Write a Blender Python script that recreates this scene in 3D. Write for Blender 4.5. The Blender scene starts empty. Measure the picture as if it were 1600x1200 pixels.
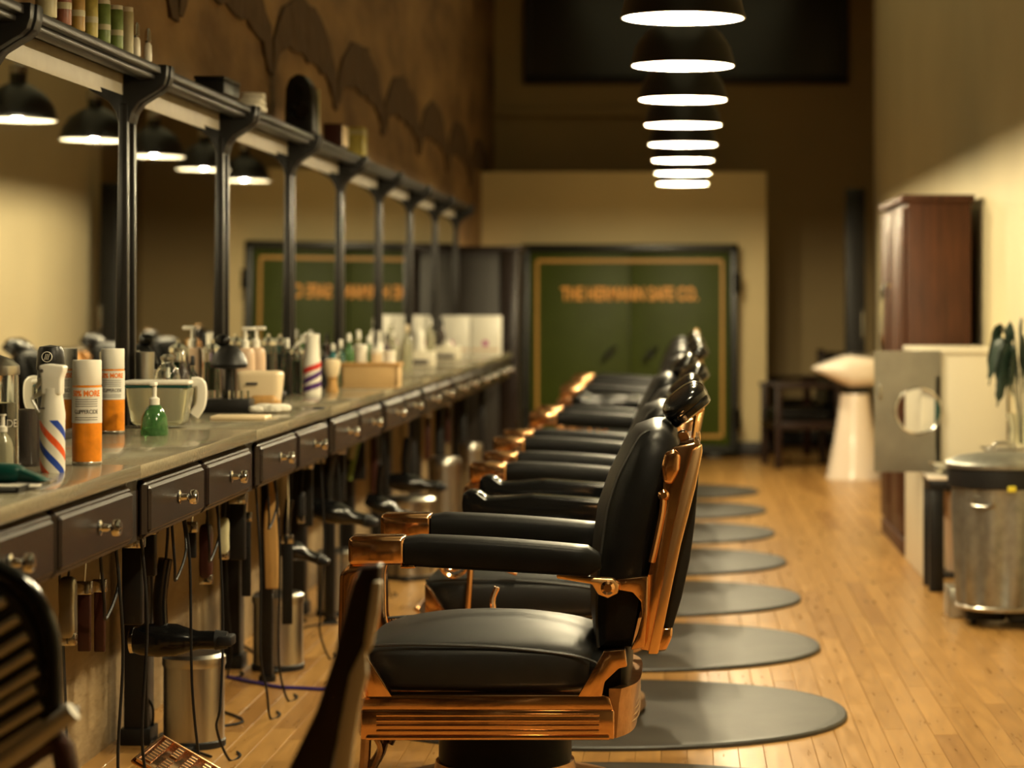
import bpy, bmesh, math, random
from mathutils import Vector, Matrix, Euler
random.seed(7)
PI = math.pi
sc = bpy.context.scene
col = sc.collection
# ------------------------------------------------------------------ camera, world, exposure
F = 3750.0; VX, VY, H = 1067.0, 470.0, 1.3      # focal length (px), vanishing point, eye height
cd = bpy.data.cameras.new('camera'); cam = bpy.data.objects.new('camera', cd); col.objects.link(cam)
cam.location = (0, 0, H); cam.rotation_euler = (PI/2, 0, 0)
cd.sensor_width = 36; cd.lens = 36*F/1600
cd.shift_x = -(VX-800)/1600; cd.shift_y = -(600-VY)/1600
cd.clip_end = 100
cd.dof.use_dof = True; cd.dof.focus_distance = 5.85; cd.dof.aperture_fstop = 2.9
sc.camera = cam
w = bpy.data.worlds.new('world'); sc.world = w; w.use_nodes = True
w.node_tree.nodes['Background'].inputs[0].default_value = (1, .8, .5, 1)
w.node_tree.nodes['Background'].inputs[1].default_value = 0.0
sc.view_settings.view_transform = 'Standard'; sc.view_settings.look = 'None'
sc.view_settings.gamma = 1; sc.view_settings.use_curve_mapping = False
sc.view_settings.exposure = 0.0
LAMP = 40.0; BULB = 74.0
LAMP_COL = (1.0, .83, .50, 1)
for yw in (3.5, 12.0):                 # added warm fill lights without fixtures, unseen above the frame
    ad = bpy.data.lights.new('added_fill', 'AREA'); ad.shape = 'RECTANGLE'; ad.size = 2.2; ad.size_y = 8.0 if yw < 5 else 14.0
    ad.energy = 8 if yw < 5 else 42; ad.color = (1, .86, .42); ao = bpy.data.objects.new('added_fill', ad); col.objects.link(ao); ao.location = (0, yw, 4.38)
sc.cycles.max_bounces = 8; sc.cycles.diffuse_bounces = 5; sc.cycles.glossy_bounces = 5
sc.cycles.use_denoising = True; sc.cycles.sample_clamp_indirect = 4
sc.cycles.caustics_reflective = False; sc.cycles.caustics_refractive = False

def px(x, y, Y):                       # a point of the photo at depth Y
    s = F/Y
    return ((x-VX)/s, H-(y-VY)/s)
def on(x, y, z):                       # where a base seen at (x, y) stands on a surface at height z
    s = (y-VY)/(H-z)
    return ((x-VX)/s, F/s)

# ------------------------------------------------------------------ materials
M = {}
def mat(name, c, rough=.5, metal=0., bump=0., bscale=60., var=0., vscale=8., emit=None, es=1., trans=0., ior=1.45, coat=0., c2=None, spec=.5, stretch=None, detail=4.):
    m = bpy.data.materials.new(name); m.use_nodes = True
    nt = m.node_tree; N = nt.nodes; L = nt.links; b = N['Principled BSDF']
    b.inputs['Base Color'].default_value = (*c, 1); b.inputs['Roughness'].default_value = rough
    b.inputs['Metallic'].default_value = metal; b.inputs['Specular IOR Level'].default_value = spec
    b.inputs['Transmission Weight'].default_value = trans; b.inputs['IOR'].default_value = ior
    b.inputs['Coat Weight'].default_value = coat; b.inputs['Coat Roughness'].default_value = .08
    if emit: b.inputs['Emission Color'].default_value = (*emit, 1); b.inputs['Emission Strength'].default_value = es
    if var or bump:
        tc = N.new('ShaderNodeTexCoord'); mp = N.new('ShaderNodeMapping'); L.new(tc.outputs['Object'], mp.inputs[0])
        if stretch: mp.inputs['Scale'].default_value = stretch
    if var:
        n = N.new('ShaderNodeTexNoise'); n.inputs['Scale'].default_value = vscale; n.inputs['Detail'].default_value = detail
        L.new(mp.outputs[0], n.inputs['Vector'])
        r = N.new('ShaderNodeValToRGB'); r.color_ramp.elements[0].position = .5-.22; r.color_ramp.elements[1].position = .5+.22
        cc = c2 if c2 else tuple(v*(1-var) for v in c)
        r.color_ramp.elements[0].color = (*cc, 1); r.color_ramp.elements[1].color = (*c, 1)
        L.new(n.outputs['Fac'], r.inputs[0]); L.new(r.outputs[0], b.inputs['Base Color'])
    if bump:
        n2 = N.new('ShaderNodeTexNoise'); n2.inputs['Scale'].default_value = bscale; n2.inputs['Detail'].default_value = 3
        L.new(mp.outputs[0], n2.inputs['Vector'])
        bp = N.new('ShaderNodeBump'); bp.inputs['Strength'].default_value = bump; bp.inputs['Distance'].default_value = .02
        L.new(n2.outputs['Fac'], bp.inputs['Height']); L.new(bp.outputs[0], b.inputs['Normal'])
    M[name] = m; return m
mat('leather', (.0035,.0034,.0032), .40, spec=.13, bump=.05, bscale=500, var=.3, vscale=30)
mat('leather_soft', (.006,.006,.0053), .46, spec=.36, bump=.05, bscale=500, var=.3, vscale=30)
mat('piping', (.02,.02,.018), .4)
mat('black_gloss', (.004,.004,.004), .14, coat=.15, spec=.35)
mat('black_satin', (.006,.0055,.005), .4, spec=.3)
mat('black_plastic', (.007,.007,.0075), .5, spec=.3)
mat('copper', (.76,.43,.21), .13, 1., bump=.02, bscale=20)
mat('copper_worn', (.55,.32,.16), .30, 1., var=.35, vscale=25, bump=.06, bscale=90)
mat('brass', (.85,.52,.24), .28, 1.)
mat('chrome', (.75,.75,.73), .12, 1.)
mat('steel', (.50,.48,.43), .28, 1., var=.2, vscale=10, stretch=(1,1,.1))
mat('steel_panel', (.42,.40,.34), .35, 1., var=.35, vscale=5)
mat('galvanised', (.36,.36,.33), .42, .85, var=.35, vscale=22, bump=.05, bscale=60)
mat('rubber_mat', (.058,.055,.048), .55, spec=.3, bump=.08, bscale=160, var=.35, vscale=5)
mat('rubber_edge', (.03,.03,.028), .5)
mat('stone_top', (.27,.235,.16), .20, var=.35, vscale=120, coat=.3, detail=6)
mat('cabinet_paint', (.015,.009,.007), .27, var=.25, vscale=14, spec=.32, stretch=(1,.2,1))
mat('cabinet_dark', (.010,.007,.006), .5)
mat('shelf_paint', (.012,.010,.008), .34, spec=.35, var=.25, vscale=10)
mat('header_paint', (.33,.29,.22), .45, var=.2, vscale=10)
mat('wall_beige', (.76,.62,.35), .75, var=.12, vscale=1.2, bump=.04, bscale=40)
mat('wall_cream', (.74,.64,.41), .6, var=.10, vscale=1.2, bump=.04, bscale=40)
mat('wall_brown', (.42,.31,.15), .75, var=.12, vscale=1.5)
mat('wall_under', (.40,.29,.15), .85, var=.75, vscale=4.5, bump=.5, bscale=18, c2=(.13,.085,.04), detail=8, stretch=(1,.35,1))
mat('ceiling_paint', (.20,.16,.10), .9, var=.1, vscale=2)
mat('wall_stone', (.33,.20,.085), .8, var=.7, vscale=3.2, bump=.9, bscale=9, c2=(.10,.05,.02), detail=9, stretch=(1,.35,1))
mat('scallop_dark', (.10,.055,.026), .9, var=.4, vscale=9, bump=.6, bscale=14)
mat('window_glass', (.03,.027,.022), .15)
mat('safe_green', (.042,.060,.004), .5, spec=.25, var=.2, vscale=4)
mat('safe_black', (.010,.012,.010), .35)
mat('gold_paint', (.48,.25,.045), .45)
mat('gold_letters', (.85,.38,.06), .45)
mat('red_wood', (.085,.028,.009), .5, var=.55, vscale=7, stretch=(5,5,.5), spec=.3)
mat('wood_tan', (.52,.29,.09), .45, var=.35, vscale=10, stretch=(5,5,.6))
mat('wood_dark', (.018,.006,.004), .35, var=.4, vscale=10)
mat('cardboard', (.55,.36,.16), .75, var=.12, vscale=6)
mat('white_plastic', (.78,.75,.66), .32)
mat('white_paint', (.74,.68,.54), .4, var=.05, vscale=2)
mat('white_ceramic', (.84,.74,.64), .15, coat=.4)
mat('cream_plastic', (.72,.58,.38), .35)
mat('beige_bottle', (.62,.44,.30), .3)
mat('towel', (.82,.78,.68), .95, bump=.5, bscale=140, var=.1, vscale=20)
mat('clear_plastic', (.80,.78,.55), .18, trans=.75)
mat('glass', (.92,.95,.92), .04, trans=1.)
mat('smoke_glass', (.13,.11,.10), .10, trans=.6)
mat('green_liquid', (.0,.36,.11), .12, coat=.3)
mat('teal_liquid', (.02,.20,.22), .12, trans=.3)
mat('blue_liquid', (.03,.19,.30), .12, trans=.3)
mat('green_glass', (.09,.26,.08), .1, trans=.6)
mat('dark_green', (.0,.045,.035), .35)
mat('orange_print', (.85,.27,.012), .32, var=.35, vscale=35)
mat('orange_label', (.78,.20,.02), .4)
mat('print_dark', (.05,.04,.035), .5)
mat('label_white', (.72,.70,.64), .4)
mat('purple', (.07,.02,.14), .35); mat('magenta', (.42,.08,.25), .5)
mat('red_paint', (.55,.03,.02), .35)
mat('oxblood', (.035,.010,.007), .3)
mat('blue_cable', (.03,.02,.16), .4)
mat('can_red', (.30,.10,.05), .4, var=.5, vscale=40); mat('can_amber', (.42,.25,.05), .4, var=.4, vscale=40)
mat('can_yellow', (.50,.42,.10), .4, var=.4, vscale=40); mat('can_green', (.18,.26,.06), .4, var=.4, vscale=40)
mat('can_pale', (.50,.46,.28), .4, var=.2, vscale=40)
mat('leaf', (.015,.035,.022), .4, var=.3, vscale=30)
mat('yellow_tag', (.7,.6,.05), .4)
mat('mirror', (.80,.80,.76), .012, 1.)
mat('diffuser', (1,1,1), .5, emit=LAMP_COL[:3], es=LAMP)
mat('shade_black', (.012,.012,.011), .35); mat('shade_white', (.92,.90,.84), .5); mat('rib_metal', (.55,.52,.45), .3, .35)
mat('trim_metal', (.55,.48,.37), .4, .1)
mat('hearth', (.018,.015,.012), .5)

def stripes_material():                # helical barber stripes, printed on the bottle
    m = bpy.data.materials.new('barber_stripes'); m.use_nodes = True; N = m.node_tree.nodes; L = m.node_tree.links
    tc = N.new('ShaderNodeTexCoord'); g = N.new('ShaderNodeTexGradient'); g.gradient_type = 'RADIAL'
    L.new(tc.outputs['Object'], g.inputs[0]); sx = N.new('ShaderNodeSeparateXYZ'); L.new(tc.outputs['Object'], sx.inputs[0])
    mu = N.new('ShaderNodeMath'); mu.operation = 'MULTIPLY_ADD'; L.new(sx.outputs[2], mu.inputs[0]); mu.inputs[1].default_value = 11.5
    m2 = N.new('ShaderNodeMath'); m2.operation = 'MULTIPLY'; L.new(g.outputs['Fac'], m2.inputs[0]); m2.inputs[1].default_value = 2.0
    L.new(m2.outputs[0], mu.inputs[2])
    fr = N.new('ShaderNodeMath'); fr.operation = 'FRACT'; L.new(mu.outputs[0], fr.inputs[0])
    r = N.new('ShaderNodeValToRGB'); r.color_ramp.interpolation = 'CONSTANT'; e = r.color_ramp.elements
    wh = (.76,.73,.64,1); e[0].position = 0; e[0].color = wh; e[1].position = .28; e[1].color = (.75,.10,.02,1)
    for p, c in ((.50, wh), (.78, (.01,.05,.35,1))): q = e.new(p); q.color = c
    L.new(fr.outputs[0], r.inputs[0])
    gt = N.new('ShaderNodeMath'); gt.operation = 'GREATER_THAN'; L.new(sx.outputs[2], gt.inputs[0]); gt.inputs[1].default_value = .112
    mx = N.new('ShaderNodeMixRGB'); L.new(gt.outputs[0], mx.inputs[0]); L.new(r.outputs[0], mx.inputs[1]); mx.inputs[2].default_value = wh
    b = N['Principled BSDF']; L.new(mx.outputs[0], b.inputs['Base Color']); b.inputs['Roughness'].default_value = .3
    M['stripes'] = m
stripes_material()
def plank_material():
    m = bpy.data.materials.new('plank_wood'); m.use_nodes = True; N = m.node_tree.nodes; L = m.node_tree.links
    oi = N.new('ShaderNodeObjectInfo'); ge = N.new('ShaderNodeNewGeometry')
    ad = N.new('ShaderNodeMath'); L.new(oi.outputs['Random'], ad.inputs[0]); L.new(ge.outputs['Random Per Island'], ad.inputs[1])
    fr = N.new('ShaderNodeMath'); fr.operation = 'FRACT'; L.new(ad.outputs[0], fr.inputs[0])
    r = N.new('ShaderNodeValToRGB'); e = r.color_ramp.elements
    e[0].color = (.33,.165,.045,1); e[1].color = (.49,.27,.083,1); q = e.new(.3); q.color = (.41,.22,.062,1); q = e.new(.7); q.color = (.45,.245,.072,1)
    L.new(fr.outputs[0], r.inputs[0])
    tc = N.new('ShaderNodeTexCoord'); mp = N.new('ShaderNodeMapping'); mp.inputs['Scale'].default_value = (18, 1.6, 1); L.new(ge.outputs['Position'], mp.inputs[0])
    n = N.new('ShaderNodeTexNoise'); n.inputs['Scale'].default_value = 2.5; n.inputs['Detail'].default_value = 6; L.new(mp.outputs[0], n.inputs['Vector'])
    mx = N.new('ShaderNodeMixRGB'); mx.blend_type = 'MULTIPLY'; mx.inputs[0].default_value = .6
    r2 = N.new('ShaderNodeValToRGB'); r2.color_ramp.elements[0].position = .3; r2.color_ramp.elements[0].color = (.6,.55,.5,1); r2.color_ramp.elements[1].position = .65; r2.color_ramp.elements[1].color = (1,1,1,1)
    L.new(n.outputs['Fac'], r2.inputs[0]); L.new(r.outputs[0], mx.inputs[1]); L.new(r2.outputs[0], mx.inputs[2])
    b = N['Principled BSDF']; L.new(mx.outputs[0], b.inputs['Base Color'])
    rr = N.new('ShaderNodeMapRange'); L.new(n.outputs['Fac'], rr.inputs[0]); rr.inputs[3].default_value = .22; rr.inputs[4].default_value = .38
    L.new(rr.outputs[0], b.inputs['Roughness'])
    M['plank'] = m
plank_material()

# ------------------------------------------------------------------ mesh helpers
class MB:
    def __init__(s): s.bm = bmesh.new()
    def _add(s, b2, mtx=None):
        if mtx is not None: bmesh.ops.transform(b2, matrix=mtx, verts=b2.verts)
        me = bpy.data.meshes.new('t'); b2.to_mesh(me); b2.free(); s.bm.from_mesh(me); bpy.data.meshes.remove(me); return s
    def box(s, lo, hi, bev=0., seg=2, rot=None, piv=None):
        b = bmesh.new(); bmesh.ops.create_cube(b, size=1)
        c = [(a+d)/2 for a, d in zip(lo, hi)]; sz = [abs(d-a) for a, d in zip(lo, hi)]
        bmesh.ops.scale(b, vec=sz, verts=b.verts)
        if bev: bmesh.ops.bevel(b, geom=list(b.edges), offset=min(bev, min(sz)*.49), segments=seg, affect='EDGES', profile=.5)
        T = Matrix.Translation(c)
        if rot:
            p = Vector(piv if piv else c); T = Matrix.Translation(p) @ Euler(rot).to_matrix().to_4x4() @ Matrix.Translation(-p) @ T
        return s._add(b, T)
    def prism(s, poly, y0, y1, bev=0., seg=2):        # poly in (x, z), extruded along y
        b = bmesh.new(); n = len(poly)
        v0 = [b.verts.new((x, y0, z)) for x, z in poly]; v1 = [b.verts.new((x, y1, z)) for x, z in poly]
        b.faces.new(v0); b.faces.new(v1[::-1])
        for i in range(n): b.faces.new((v0[i], v1[i], v1[(i+1) % n], v0[(i+1) % n]))
        bmesh.ops.recalc_face_normals(b, faces=b.faces)
        if bev:
            ed = [e for e in b.edges if abs(e.verts[0].co.y-e.verts[1].co.y) < 1e-6 or True]
            bmesh.ops.bevel(b, geom=ed, offset=bev, segments=seg, affect='EDGES', profile=.5, clamp_overlap=True)
        return s._add(b)
    def loft(s, rings, closed=True, caps=True):
        b = s.bm; R = [[b.verts.new(p) for p in r] for r in rings]; n = len(rings[0])
        for i in range(len(R)-1):
            for j in range(n if closed else n-1):
                k = (j+1) % n
                try: b.faces.new((R[i][j], R[i][k], R[i+1][k], R[i+1][j]))
                except ValueError: pass
        if caps:
            for r, f in ((R[0], -1), (R[-1], 1)):
                try: b.faces.new(r[::f])
                except ValueError: pass
        return s
    def lathe(s, prof, c=(0,0,0), axis='Z', n=24, rot=None, caps=True):
        rings = []
        for r, h in prof:
            rings.append([(max(r, 1e-4)*math.cos(2*PI*i/n), max(r, 1e-4)*math.sin(2*PI*i/n), h) for i in range(n)])
        b = MB(); b.loft(rings, caps=caps)
        R = Matrix.Identity(4)
        if axis == 'Y': R = Matrix.Rotation(-PI/2, 4, 'X')
        if axis == 'X': R = Matrix.Rotation(PI/2, 4, 'Y')
        if rot: R = Euler(rot).to_matrix().to_4x4() @ R
        return s._add(b.bm, Matrix.Translation(c) @ R)
    def tube(s, pts, r, n=8, smooth=0, flat=1.):
        P = [Vector(p) for p in pts]
        if smooth:
            Q = []
            for i in range(len(P)-1):
                p0, p1, p2, p3 = P[max(i-1, 0)], P[i], P[i+1], P[min(i+2, len(P)-1)]
                for k in range(smooth):
                    t = k/smooth
                    Q.append(.5*((2*p1)+(p2-p0)*t+(2*p0-5*p1+4*p2-p3)*t*t+(3*p1-p0-3*p2+p3)*t**3))
            Q.append(P[-1]); P = Q
        rings = []; up = None
        for i, p in enumerate(P):
            d = (P[min(i+1, len(P)-1)]-P[max(i-1, 0)]).normalized()
            if up is None: up = Vector((0, 0, 1)) if abs(d.z) < .9 else Vector((1, 0, 0))
            a = d.cross(up)
            if a.length < 1e-4: a = d.cross(Vector((0, 1, 0)))
            a.normalize(); c = a.cross(d).normalized(); up = c
            rr = r[min(i*len(r)//len(P), len(r)-1)] if isinstance(r, (list, tuple)) else r
            rings.append([tuple(p+a*rr*math.cos(2*PI*k/n)+c*rr*flat*math.sin(2*PI*k/n)) for k in range(n)])
        return s.loft(rings)
    def blob(s, c, sz, e1=.5, e2=.5, nu=24, nv=14, fn=None, rot=None):   # superellipsoid cushion
        def sp(v, e): return math.copysign(abs(v)**e, v)
        b = MB(); rings = []
        for i in range(nv+1):
            a = -PI/2+PI*i/nv; a = max(min(a, PI/2-.02), -PI/2+.02)
            ring = []
            for j in range(nu):
                t = 2*PI*j/nu
                x, y, z = sp(math.cos(a), e1)*sp(math.cos(t), e2), sp(math.cos(a), e1)*sp(math.sin(t), e2), sp(math.sin(a), e1)
                if fn: x, y, z = fn(x, y, z)
                ring.append((x*sz[0]/2, y*sz[1]/2, z*sz[2]/2))
            rings.append(ring)
        b.loft(rings)
        R = Euler(rot).to_matrix().to_4x4() if rot else Matrix.Identity(4)
        return s._add(b.bm, Matrix.Translation(c) @ R)
    def build(s, name, m=None, parent=None, sharp=35):
        bmesh.ops.recalc_face_normals(s.bm, faces=s.bm.faces)
        for f in s.bm.faces: f.smooth = True
        for e in s.bm.edges:
            if len(e.link_faces) == 2 and e.calc_face_angle(0) > math.radians(sharp): e.smooth = False
        me = bpy.data.meshes.new(name); s.bm.to_mesh(me); s.bm.free()
        if m: me.materials.append(M[m])
        o = bpy.data.objects.new(name, me); col.objects.link(o)
        if parent: o.parent = parent
        return o
def tag(o, label=None, cat=None, group=None, kind=None):
    for k, v in (('label', label), ('category', cat), ('group', group), ('kind', kind)):
        if v: o[k] = v
    return o
def empty(name, loc, label, cat, group=None, rz=0):
    o = bpy.data.objects.new(name, None); col.objects.link(o); o.empty_display_size = .05
    o.location = loc; o.rotation_euler = (0, 0, rz); return tag(o, label, cat, group)
def copy_tree(o, parent=None):
    c = o.copy(); col.objects.link(c); c.parent = parent
    for ch in [x for x in o.children]: copy_tree(ch, c)
    return c
def text(name, body, m, parent, loc, size, depth=.002, bend=None, rot=(PI/2, 0, 0), width=None, bold=0.):
    cu = bpy.data.curves.new('t', 'FONT'); cu.body = body; cu.size = size; cu.align_x = 'CENTER'; cu.align_y = 'CENTER'
    cu.extrude = depth/2; cu.resolution_u = 3; cu.offset = bold
    to = bpy.data.objects.new('t', cu); col.objects.link(to); dg = bpy.context.evaluated_depsgraph_get(); dg.update()
    me = bpy.data.meshes.new_from_object(to.evaluated_get(dg)); bpy.data.objects.remove(to)
    me.name = name; me.materials.clear(); me.materials.append(M[m])
    xs = [v.co.x for v in me.vertices]; k = 1
    if width and xs: k = width/(max(xs)-min(xs))
    for v in me.vertices:
        v.co.x *= k
        if bend:
            a = v.co.x/bend; r = bend+v.co.z; v.co = Vector((r*math.sin(a), v.co.y, r*math.cos(a)))
    o = bpy.data.objects.new(name, me); col.objects.link(o); o.parent = parent; o.location = loc; o.rotation_euler = rot
    return o
ORD = ['first','second','third','fourth','fifth','sixth','seventh','eighth','ninth','tenth','eleventh','twelfth']
P = 1.46

# ------------------------------------------------------------------ room
XL, XR, YN, YF, ZC = -1.69, 1.72, -2.5, 21.5, 4.6
fl = MB().box((XL-.2, YN-.2, -.12), (XR+.2, YF+.2, -.018)).build('floor', 'cabinet_dark'); tag(fl, kind='structure')
PW = .074
pl_meshes = {}
for Lk in (.9, 1.2, 1.5):
    b = bmesh.new(); z0, z1 = -.018, 0; a, c = PW/2-.0005, Lk/2-.0003; e = .0010
    v = [b.verts.new(p) for p in ((-a,-c,z0),(a,-c,z0),(a,c,z0),(-a,c,z0),(-a,-c,z1-e),(a,-c,z1-e),(a,c,z1-e),(-a,c,z1-e),(-a+e,-c+e,z1),(a-e,-c+e,z1),(a-e,c-e,z1),(-a+e,c-e,z1))]
    for i in range(4):
        j = (i+1) % 4; b.faces.new((v[i], v[j], v[4+j], v[4+i])); b.faces.new((v[4+i], v[4+j], v[8+j], v[8+i]))
    b.faces.new(v[8:12]); me = bpy.data.meshes.new('floor_plank'); b.to_mesh(me); b.free(); me.materials.append(M['plank']); pl_meshes[Lk] = me
planks = []
nx = int((XR-XL)/PW)+1
for i in range(nx):
    y = YN-random.random()*.9
    while y < YF:
        Lk = random.choice((.9, 1.2, 1.5)); planks.append((XL+(i+.5)*PW, y+Lk/2, Lk)); y += Lk
def vis(p):
    x, y, L = p; y2 = y+L/2
    if y2 < 6.4: return 0
    s = F/y
    if not (-20 < VX+x*s < 1620): return 0
    if x < -.35 and y > 7.5: return .01/y
    return 1/y
planks.sort(key=lambda p: -vis(p))
for x, y, L in planks[:300]:
    o = bpy.data.objects.new('floor_plank', pl_meshes[L]); col.objects.link(o); o.location = (x, y, 0); o.parent = fl
b = bmesh.new()
for x, y, L in planks[300:]:
    n0 = len(b.verts); b.from_mesh(pl_meshes[L]); b.verts.ensure_lookup_table()
    for vv in b.verts[n0:]: vv.co += Vector((x, y, 0))
me = bpy.data.meshes.new('floor_planks'); b.to_mesh(me); b.free(); me.materials.append(M['plank'])
o = bpy.data.objects.new('plank_flooring', me); col.objects.link(o); o.parent = fl; tag(o, kind='stuff')

wl = MB().box((XL-.2, YN, -.1), (XL, YF, ZC)).build('wall_left', 'wall_stone'); tag(wl, kind='structure')
b = MB().box((XL, YN, 0), (XL+.012, 17.35, .93)); o = b.build('plaster_dado', 'wall_under', wl)
# row of raised darker scalloped bands along the stone wall, above the shelf
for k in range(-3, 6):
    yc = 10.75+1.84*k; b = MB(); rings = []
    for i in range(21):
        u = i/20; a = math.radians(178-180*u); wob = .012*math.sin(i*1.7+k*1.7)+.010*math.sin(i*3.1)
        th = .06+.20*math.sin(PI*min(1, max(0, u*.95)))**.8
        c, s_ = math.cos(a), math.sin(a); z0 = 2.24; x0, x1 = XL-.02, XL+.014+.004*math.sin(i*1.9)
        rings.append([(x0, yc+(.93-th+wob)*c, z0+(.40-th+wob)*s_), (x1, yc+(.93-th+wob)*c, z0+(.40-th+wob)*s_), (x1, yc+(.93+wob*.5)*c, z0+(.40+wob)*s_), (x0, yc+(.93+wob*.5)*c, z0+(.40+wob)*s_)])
    b.loft(rings).build('wall_scallop', 'scallop_dark', wl)
XW = 1.53
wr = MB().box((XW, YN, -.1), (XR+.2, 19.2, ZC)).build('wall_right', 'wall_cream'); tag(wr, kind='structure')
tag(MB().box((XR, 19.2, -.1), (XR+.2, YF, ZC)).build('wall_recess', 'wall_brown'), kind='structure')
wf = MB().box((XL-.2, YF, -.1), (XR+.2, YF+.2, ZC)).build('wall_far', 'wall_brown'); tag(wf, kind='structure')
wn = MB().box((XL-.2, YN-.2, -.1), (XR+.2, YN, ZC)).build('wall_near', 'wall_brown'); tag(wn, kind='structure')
ce = MB().box((XL-.2, YN-.2, ZC), (XR+.2, YF+.2, ZC+.1)).build('ceiling', 'ceiling_paint'); tag(ce, kind='structure')
for yb in range(-1, 21, 2):
    MB().box((XL, yb, ZC-.18), (XR, yb+.12, ZC), .01).build('ceiling_joist', 'red_wood', ce)
# dark transom window high on the far wall
wi = MB().box((-1.36, YF-.03, 3.30), (1.42, YF-.005, 4.5)).build('window_1', 'window_glass'); tag(wi, kind='structure')
b = MB()
for x0, x1, z0, z1 in ((-1.42, 1.48, 3.24, 3.31), (-1.42, -1.36, 3.31, 4.5), (1.42, 1.48, 3.31, 4.5), (-.03, .03, 3.31, 4.5)):
    b.box((x0, YF-.07, z0), (x1, YF, z1), .005)
b.build('window_frame', 'cabinet_dark', wi)
tag(MB().box((XL, YF-.1, 2.95), (-.3, YF, 3.02), .01).build('trim_1', 'wall_brown'), kind='structure')
# beige partition with black skirting
wp = MB().box((XL, 20.1, 0), (.70, 20.25, 2.38), .004).build('wall_partition', 'wall_beige'); tag(wp, kind='structure')
tag(MB().box((.45, 20.06, 0), (.73, 20.1, .12), .006).build('baseboard_partition', 'cabinet_dark'), kind='structure')
tag(MB().box((.73, YF-.04, 0), (XR, YF, .14), .006).build('baseboard_far', 'cabinet_dark'), kind='structure')
tag(MB().box((XW-.02, 13.7, 0), (XW, 19.2, .12), .006).build('baseboard_right', 'cabinet_dark'), kind='structure')

# ------------------------------------------------------------------ green safe
sf = empty('safe', (-.44, 19.9, 0), 'large old green safe with gold lettering standing at the end of the room', 'safe')
SX, SZ = .90, 1.77
MB().box((-SX, -.02, .03), (SX, .198, SZ), .01).build('body', 'safe_black', sf)
b = MB()
for lo, hi in (((-SX, -.07, .06), (-SX+.07, 0, SZ)), ((SX-.07, -.07, .06), (SX, 0, SZ)), ((-SX, -.07, SZ-.07), (SX, 0, SZ)), ((-SX, -.07, .03), (SX, 0, .1))): b.box(lo, hi, .012)
b.build('frame', 'safe_black', sf)
for s_ in (-1, 1):
    d = MB().box((min(s_*.003, s_*(SX-.075)), -.055, .105), (max(s_*.003, s_*(SX-.075)), -.01, SZ-.075), .008).build('door', 'safe_green', sf)
    b = MB(); xo, xi = s_*(SX-.135), 0
    b.box((min(xo-.012, xo+.012), -.058, .18), (max(xo-.012, xo+.012), -.054, SZ-.14))
    for z in (.18, SZ-.14): b.box((min(xi, xo), -.058, z-.014), (max(xi, xo), -.054, z+.014))
    b.build('gold_line', 'gold_paint', d)
    b = MB().lathe([(.0,0),(.03,0),(.03,.02),(.012,.03),(.012,.07),(0,.07)], (s_*.17, -.055, .86), 'Y', 12, rot=(PI, 0, 0))
    b.tube([(s_*.17, -.11, .86), (s_*.17-.055, -.11, .80)], .014, 8).tube([(s_*.17, -.11, .86), (s_*.17+.055, -.11, .92)], .014, 8)
    b.build('handle', 'safe_black', d)
    for z in (.32, 1.45):
        b = MB().lathe([(0,-.08),(.032,-.08),(.032,.08),(0,.08)], (s_*(SX-.01), -.08, z), 'Z', 12); b.build('hinge', 'black_gloss', sf)
text('lettering', 'THE HERMANN SAFE CO.', 'gold_letters', sf, (.0, -.062, 1.352), .155, .006, width=1.13, bold=.004)
for s_ in (-1, 1): MB().box((s_*.7-.07, -.06, 0), (s_*.7+.07, .1, .035), .005).build('foot', 'safe_black', sf)


# tall dark cabinet at the end of the counter
tcb = empty('tall_cabinet', (-1.44, 17.75, 0), 'tall dark cabinet standing at the far end of the counter', 'cabinet')
MB().box((-.235, -.25, 0), (.235, .25, 1.66), .008).build('body', 'cabinet_dark', tcb)
d = MB().box((-.22, -.272, .06), (.10, -.25, 1.62), .008).build('door', 'hearth', tcb)
MB().tube([(.07, -.272, .85), (.07, -.30, .87), (.07, -.30, 1.0), (.07, -.272, 1.02)], .006, 8).build('handle', 'steel', d)
MB().box((.11, -.28, 0), (.235, -.25, 1.66), .006).build('side_panel', 'cabinet_paint', tcb)
MB().box((-.235, -.25, 1.66), (.26, .25, 1.70), .006).build('top', 'cabinet_paint', tcb)

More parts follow.
